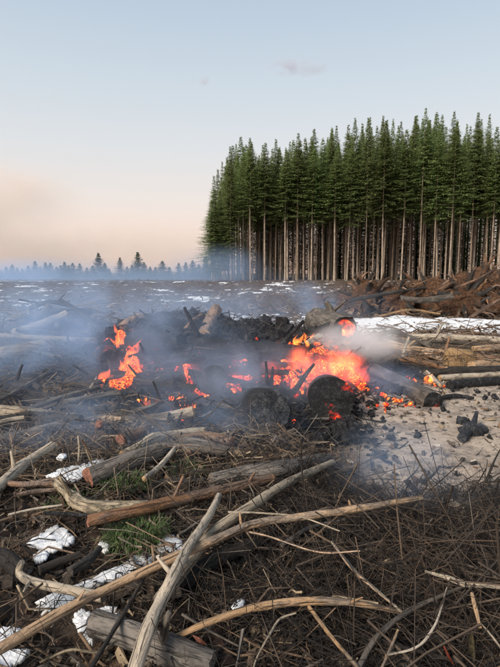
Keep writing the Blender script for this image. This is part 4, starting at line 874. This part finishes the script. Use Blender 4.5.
# leaf and small warm scraps at the bottom right
def leaf(px, py, lb, mat, s=.05, rz=0.3):
    c = gnd(px, py, .14); n = 9; t = np.linspace(0, 1, n); wv = np.sin(t * np.pi) ** .8 * .42
    V = np.concatenate([np.stack([sg * wv, .12 * np.sin(t * 3) + .08 * sg * 0, 1 - 2 * t], -1) + (np.array([0, .10, 0]) if sg == 0 else 0) for sg in (-1, 0, 1)]) * s
    Q = np.array([(k * n + i, k * n + i + 1, (k + 1) * n + i + 1, (k + 1) * n + i) for k in (0, 1) for i in range(n - 1)])
    o = ob('dead_leaf', fast('dead_leaf', V, Q, {'tint': np.full(len(V), .5), 'lc': V}), mat, None, c); o.rotation_euler = (R(-20), rz, rz * 2); tag(o, lb, 'leaf')
def flatc(name, c): 
    m = Mat(name, .7); m.link(m.mix(m.mr(m.noise(m.n('TexCoord').outputs['Object'], 60, 4), .4, .65), c, tuple(v * .4 for v in c)), 'Base Color'); return m.m
leaf(473, 646, 'olive dead leaf hanging at the lower right', flatc('olive leaf', (.13, .10, .05)), .05)
leaf(449, 655, 'red brown dead leaf under the looping root', flatc('red leaf', (.24, .05, .03)), .03, .8)
leaf(200, 640, 'rusty bark scrap on the thick dark log', flatc('rusty bark', (.15, .06, .04)), .03, 1.2)

# ------------------------------------------------------------------ embers and flames
def ember_bed(pts, lb, n, spread, size, mat=None):
    """glowing coals among the charcoal: loose lumps"""
    c0 = np.array([tuple(p) for p in pts])
    def s(n_):
        i = RNG.integers(0, len(c0), n_); return c0[i, 0] + RNG.normal(0, spread, n_), c0[i, 1] + RNG.normal(0, spread * .7, n_)
    return chips('embers', lb, n, s, size, mat or EMBER, (-.01, .06), .7)
def surf(px, py, lift=0):          # point of the ground (with its small relief) seen at a pixel
    return gnd(px, py, lift)
ember_bed([surf(p, q) for p, q in ((120, 345), (130, 362), (124, 378), (112, 384), (140, 372))], 'glowing coals under the left flames', 170, .12, (.015, .07))
ember_bed([surf(p, q) for p, q in ((300, 372), (318, 362), (340, 372), (355, 380), (325, 350), (300, 350), (290, 385))], 'glowing coals under the big flame', 330, .16, (.015, .08))
ember_bed([surf(p, q) for p, q in ((228, 380), (238, 388), (248, 378), (236, 372))], 'glowing coals behind the veiled log end', 80, .12, (.012, .06))
ember_bed([surf(p, q) for p, q in ((152, 410), (178, 418), (172, 422), (186, 412))], 'glowing coals under the two small flames', 60, .08, (.01, .05))
ember_bed([surf(p, q) for p, q in ((187, 370), (190, 385), (198, 394), (184, 362))], 'thread of coals left of the veiled log end', 60, .07, (.01, .05))
ember_bed([surf(279, 430), surf(285, 426), surf(246, 425)], 'coals at the foot of the round log ends', 26, .05, (.01, .045))
ember_bed([surf(270, 346), surf(282, 350), surf(245, 352), surf(205, 352)], 'specks of coal along the mound crest', 40, .16, (.01, .045))
ember_bed([at(428, 378, 7.8), at(437, 405, 7.4), at(410, 398, 7.6)], 'coals beside the smoking hollow log', 18, .05, (.01, .05))
ember_bed([surf(400, 402), surf(372, 398), surf(385, 408)], 'scattered coals on the ash right of the ember-faced log', 24, .12, (.008, .035))

def flame_mat(name, col, k, sc, lo=.36, hi=.66):
    m = bpy.data.materials.new(name); m.use_nodes = True; n_ = m.node_tree; n_.nodes.clear()
    q = Mat.__new__(Mat); q.m = m; q.nt = n_
    out = n_.nodes.new('ShaderNodeOutputMaterial'); P = q.n('NewGeometry').outputs['Position']
    nz = q.noise(q.scale(P, (1, 1, .55)), sc, 3, .6); f = q.mr(nz, lo, hi)
    em = q.n('Emission', {'Color': (*col, 1), 'Strength': q.math('MULTIPLY', f, k)})
    n_.links.new(em.outputs[0], out.inputs['Volume']); m.cycles.volume_step_rate = .6 if hasattr(m, 'cycles') else 1
    return m
FLAME = flame_mat('flame', (1, .12, .02), 32, 7, .30, .72)
FLAME_RED = flame_mat('red flame', (1, .075, .03), 8.0, 3, .22, .72)
FLAME_SMALL = flame_mat('small flame', (1, .20, .03), 55, 10, .26, .66)
def flame(lb, spots, mat, seed):
    """spots: (px, py of foot, Y, height m, radius m): tongues licking up, one closed mesh per fire"""
    rg = random.Random(seed); VV = []; FF = []; off = 0; base = None; tongues = []
    for (px, py, Y, h, r) in spots:
        p = up(px, py, Y, .0); h *= 1.05 * p.y / Y; r *= 1.4 * p.y / Y; base = base or p
        tongues += [(p + Vector((rg.gauss(0, r * .7), rg.gauss(0, r * .5), rg.uniform(-.02, .25) * h)), h * rg.uniform(.5, 1.35), r * rg.uniform(.35, .8)) for _ in range(5)]
    for (p, h, r) in tongues:
        px = 100 * p.x
        lean = rg.uniform(-.3, .6); wob = rg.uniform(-.5, .5)
        pts = [p + Vector((0, 0, -.04)), p + Vector((wob * h * .3, 0, h * .3)), p + Vector((lean * h * .5 - wob * h * .15, rg.uniform(-.1, .1) * h, h * .65)), p + Vector((lean * h, 0, h))]
        V, Qd, lc, rgs, _ = tube(pts, [r * .35, r * .9, r, r * .8, r * .5, r * .22, r * .02], 12, 16, .38, seed * 13 + int(px) % 900, 0, 5)
        n = 12; j = np.arange(n); caps = [np.stack([np.full(n - 2, 0), np.arange(1, n - 1), np.arange(2, n)], -1)[:, ::-1], np.stack([np.full(n - 2, 15 * n), 15 * n + np.arange(1, n - 1), 15 * n + np.arange(2, n)], -1)]
        VV.append(V); FF.append([Qd + off] + [c + off for c in caps]); off += len(V)
    b = np.array(base); V = np.vstack(VV) - b
    o = ob('flame', fast('flame', V, [np.vstack([f[0] for f in FF]), np.vstack([np.vstack(f[1:]) for f in FF])]), mat, None, base); tag(o, lb, 'flame', 'flames of the slash fire')
flame('tall orange flame ringing the left burning log end', [(118, 346, 7.8, .26, .075), (127, 352, 7.8, .30, .08), (133, 366, 7.7, .28, .085), (128, 377, 7.6, .26, .09), (116, 384, 7.6, .18, .09), (106, 350, 8.05, .10, .04), (124, 388, 7.7, .12, .05), (110, 384, 7.75, .10, .05)], FLAME, 1)
flame('big red flame at the heart of the fire', [(332, 380, 7.7, .34, .10), (312, 382, 7.8, .26, .08), (350, 382, 7.75, .26, .09), (342, 372, 8.0, .26, .08), (322, 374, 7.9, .30, .09)], FLAME_RED, 2)
def soft_flame(lb, px, py, Y, rad, k, col, sc, lo=.34, hi=.66, name='flame', group='flames of the slash fire'):
    m = bpy.data.materials.new('soft flame'); m.use_nodes = True; n_ = m.node_tree; n_.nodes.clear()
    q = Mat.__new__(Mat); q.m = m; q.nt = n_; out = n_.nodes.new('ShaderNodeOutputMaterial')
    ln = q.n('VectorMath', {0: q.n('TexCoord').outputs['Object']}, operation='LENGTH').outputs['Value']
    fall = q.n('MapRange', {0: ln, 1: 1.0, 2: .2, 3: 0.0, 4: 1.0}, interpolation_type='SMOOTHSTEP').outputs[0]
    nz = q.n('TexNoise', {'Vector': q.scale(q.n('NewGeometry').outputs['Position'], (1, 1, .5)), 'Scale': sc, 'Detail': 4, 'Roughness': .6, 'Distortion': .9}).outputs[0]
    f = q.math('MULTIPLY', fall, q.mr(nz, lo, hi)); f = q.math('POWER', f, 1.4)
    em = q.n('Emission', {'Color': (*col, 1), 'Strength': q.math('MULTIPLY', f, k)}); n_.links.new(em.outputs[0], out.inputs['Volume']); m.cycles.volume_step_rate = .5
    nu, nv = 20, 11; th = np.linspace(0, 2 * np.pi, nu, endpoint=False)[None]; ph = np.linspace(.0, np.pi, nv)[1:-1, None]
    V = np.concatenate([np.stack([np.sin(ph) * np.cos(th), np.sin(ph) * np.sin(th), np.cos(ph) + 0 * th], -1).reshape(-1, 3), [[0, 0, 1], [0, 0, -1]]])
    i = np.arange(nv - 3)[:, None] * nu; j = np.arange(nu)[None]; j2 = (j + 1) % nu; a = np.arange(nu); b = (a + 1) % nu; last = (nv - 3) * nu
    o = ob(name, fast('flame', V, [np.stack([i + j, i + nu + j, i + nu + j2, i + j2], -1).reshape(-1, 4), np.stack([a, b, np.full(nu, len(V) - 2)], -1), np.stack([last + b, last + a, np.full(nu, len(V) - 1)], -1)]), m, None, at(px, py, Y))
    o.scale = rad; tag(o, lb, 'flame', group); return o
soft_flame('wide soft red flame blowing over the ember-faced log', 338, 368, 6.6, (.52, .32, .32), 17, (1, .10, .035), 4.2, .40, .66)
soft_flame('soft orange flame on the slope left of the big flame', 300, 362, 7.0, (.26, .22, .28), 20, (1, .12, .03), 5)
soft_flame('faint red flame sheet behind the veiled log end', 238, 378, 6.9, (.30, .2, .20), 14, (1, .07, .03), 5.5)
soft_flame('soft orange flame over the left burning log end', 124, 362, 7.5, (.24, .2, .42), 22, (1, .13, .03), 6)
soft_flame('faint red glow sheet rising left of the wide soft flame', 268, 372, 6.9, (.30, .22, .20), 11, (1, .075, .03), 5, .40, .66)
soft_flame('faint red flame sheet above the thread of coals', 192, 372, 7.0, (.22, .2, .24), 11, (1, .07, .03), 6, .42, .66)
flame('orange tongues at the left foot of the big flame', [(293, 394, 7.6, .16, .05), (305, 390, 7.5, .14, .05), (296, 368, 8.2, .18, .05)], FLAME, 3)
flame('yellow flame below the pale propped log', [(299, 352, 8.5, .22, .06), (309, 347, 8.6, .18, .05), (294, 356, 8.4, .16, .05)], FLAME_SMALL, 4)
flame('small forked flame at the mound foot, left one of two', [(150, 415, 6.8, .20, .05), (156, 412, 6.85, .14, .035), (146, 412, 6.85, .10, .03)], FLAME, 5)
flame('small curved flame at the mound foot, right one of two', [(170, 422, 6.7, .10, .04), (178, 423, 6.7, .10, .05), (185, 416, 6.75, .20, .04), (183, 404, 6.9, .12, .03)], FLAME_SMALL, 6)
flame('thin red flame left of the veiled log end', [(187, 384, 7.7, .28, .035), (192, 394, 7.5, .16, .035), (185, 368, 8.0, .12, .03)], FLAME_RED, 7)
flame('low red flames behind the veiled log end', [(232, 388, 7.6, .20, .07), (244, 392, 7.5, .14, .06), (226, 380, 7.8, .16, .05), (252, 378, 7.8, .12, .04)], FLAME_RED, 8)
flame('small flame licking from the foot of the greyer round log end', [(279, 433, 6.35, .10, .04), (284, 430, 6.4, .10, .03)], FLAME_SMALL, 9)
flame('flame inside the hollow log on the crest', [(344, 334, 8.98, .10, .05), (349, 333, 8.98, .08, .04)], FLAME_SMALL, 10)
flame('tiny flame in front of the hollow log mouth', [(346, 346, 8.75, .10, .03)], FLAME_SMALL, 11)
flame('small flames on the face of the ember-faced log', [(321, 396, 6.68, .16, .04), (330, 392, 6.68, .12, .03), (314, 398, 6.68, .10, .03)], FLAME, 12)
flame('small flame on the splinter above the smoking hollow log', [(427, 383, 7.8, .12, .035)], FLAME_SMALL, 13)
flame('lone ember flame at the mouth of the smoking hollow log', [(437, 409, 7.4, .08, .03)], FLAME_RED, 14)

# ------------------------------------------------------------------ smoke
def smoke(lb, ctr, rad, dens, scale, lo=.40, hi=.72, col=(.80, .84, .90), absorb=None, rz=0, step=.5, stretch=(1, 1, 1), flatten=1.0, aniso=.1):
    """closed ellipsoid of smoke: soft to its rim, broken by noise"""
    m = bpy.data.materials.new('smoke'); m.use_nodes = True; n_ = m.node_tree; n_.nodes.clear()
    q = Mat.__new__(Mat); q.m = m; q.nt = n_; out = n_.nodes.new('ShaderNodeOutputMaterial')
    lo_ = q.n('TexCoord').outputs['Object']; ln = q.n('VectorMath', {0: lo_}, operation='LENGTH').outputs['Value']
    fall = q.n('MapRange', {0: ln, 1: 1.0, 2: .15, 3: 0.0, 4: 1.0}, interpolation_type='SMOOTHSTEP').outputs[0]
    P = q.n('NewGeometry').outputs['Position']
    f = q.math('MULTIPLY', fall, q.mr(q.n('TexNoise', {'Vector': q.scale(P, stretch), 'Scale': scale, 'Detail': 3, 'Roughness': .55, 'Distortion': .6}).outputs[0], lo, hi))
    d = q.math('MULTIPLY', f, dens)
    v = q.n('VolumePrincipled', {'Color': (*col, 1), 'Density': d, 'Anisotropy': aniso})
    if absorb: v.inputs['Absorption Color'].default_value = (*absorb, 1)
    n_.links.new(v.outputs[0], out.inputs['Volume']); m.cycles.volume_step_rate = step
    nu, nv = 24, 13; th = np.linspace(0, 2 * np.pi, nu, endpoint=False)[None]; ph = np.linspace(.0, np.pi, nv)[1:-1, None]
    V = np.concatenate([np.stack([np.sin(ph) * np.cos(th), np.sin(ph) * np.sin(th), np.cos(ph) + 0 * th], -1).reshape(-1, 3), [[0, 0, 1], [0, 0, -1]]])
    i = np.arange(nv - 3)[:, None] * nu; j = np.arange(nu)[None]; j2 = (j + 1) % nu; a = np.arange(nu); b = (a + 1) % nu; last = (nv - 3) * nu
    o = ob('smoke', fast('smoke', V, [np.stack([i + j, i + nu + j, i + nu + j2, i + j2], -1).reshape(-1, 4), np.stack([a, b, np.full(nu, len(V) - 2)], -1), np.stack([last + b, last + a, np.full(nu, len(V) - 1)], -1)]), m, None, ctr)
    o.scale = rad; o.rotation_euler = (0, 0, rz); tag(o, lb, None, None, 'stuff'); return o
BLUE = (.52, .71, 1.0)
smoke('thin blue smoke over the slash left of the fire', (-3.0, 7.2, .7), (3.9, 3.0, 1.1), .85, 1.3, .42, .68, BLUE, step=.35)
smoke('bluish smoke drifting round the charred log ends', (-.3, 6.4, .38), (2.2, 1.4, .52), 1.1, 1.8, .36, .70, (.66, .78, 1.0), step=.35)
smoke('pale smoke puff streaming right from the big flame', (1.75, 7.9, .62), (1.0, .8, .42), 3.2, 2.2, .30, .62, (.97, .97, .98), step=.3)
smoke('thin smoke veil low over the near slash', (-1.1, 4.3, .35), (1.9, 1.1, .36), 1.15, 2.2, .40, .72, BLUE, step=.35)
smoke('smoke wisp rising from the heap in front of the ash', (.95, 3.1, .50), (.55, .5, .34), 1.2, 3.4, .38, .68, BLUE, step=.35)
smoke('smoke over the left mound and clear-cut behind it', (-4.5, 14, .9), (6.5, 6.0, 1.6), .20, .8, .42, .70, BLUE, step=.35)
smoke('blue smoke trail crossing the clear-cut behind the fire', (.2, 15, .7), (5, 4.5, 1.0), .22, .9, .44, .70, BLUE, step=.35)
smoke('blue smoke clinging to the smoking grey log', (1.75, 6.6, .28), (.75, .6, .33), 1.5, 2.6, .38, .66, BLUE, step=.35)
smoke('smoke wisp rising behind the hollow burning log', (1.25, 10.6, 1.15), (.55, .6, .55), .8, 2.2, .34, .66, BLUE, step=.4)
smoke('low blue smoke lying before the skyline conifers', (-45, 84, .5), (64, 30, 4.6), .078, .05, .25, .7, BLUE, step=.5)
smoke('blue smoke pooled at the open corner of the stand', (-5.5, 74, 2.2), (10, 6, 4.5), .16, .16, .3, .7, BLUE, step=.5)
smoke('brown smoke cloud hanging low in the sky at the left', (-150, 260, 38), (75, 45, 26), .10, .028, .38, .64, (.88, .69, .58), (.6, .42, .35), step=.5)
smoke('faint brown smoke spreading along the horizon', (-85, 290, 14), (130, 60, 24), .030, .024, .38, .68, (.93, .73, .62), (.6, .45, .4), step=.5)
smoke('small faint grey cloud high above the stand', at(297, 68, 800), (58, 30, 14), .07, .03, .42, .68, (.72, .72, .80), step=.5)
smoke('smaller faint grey cloud left of the other cloud', at(201, 80, 800), (20, 14, 10), .11, .05, .40, .68, (.72, .72, .80), step=.5)
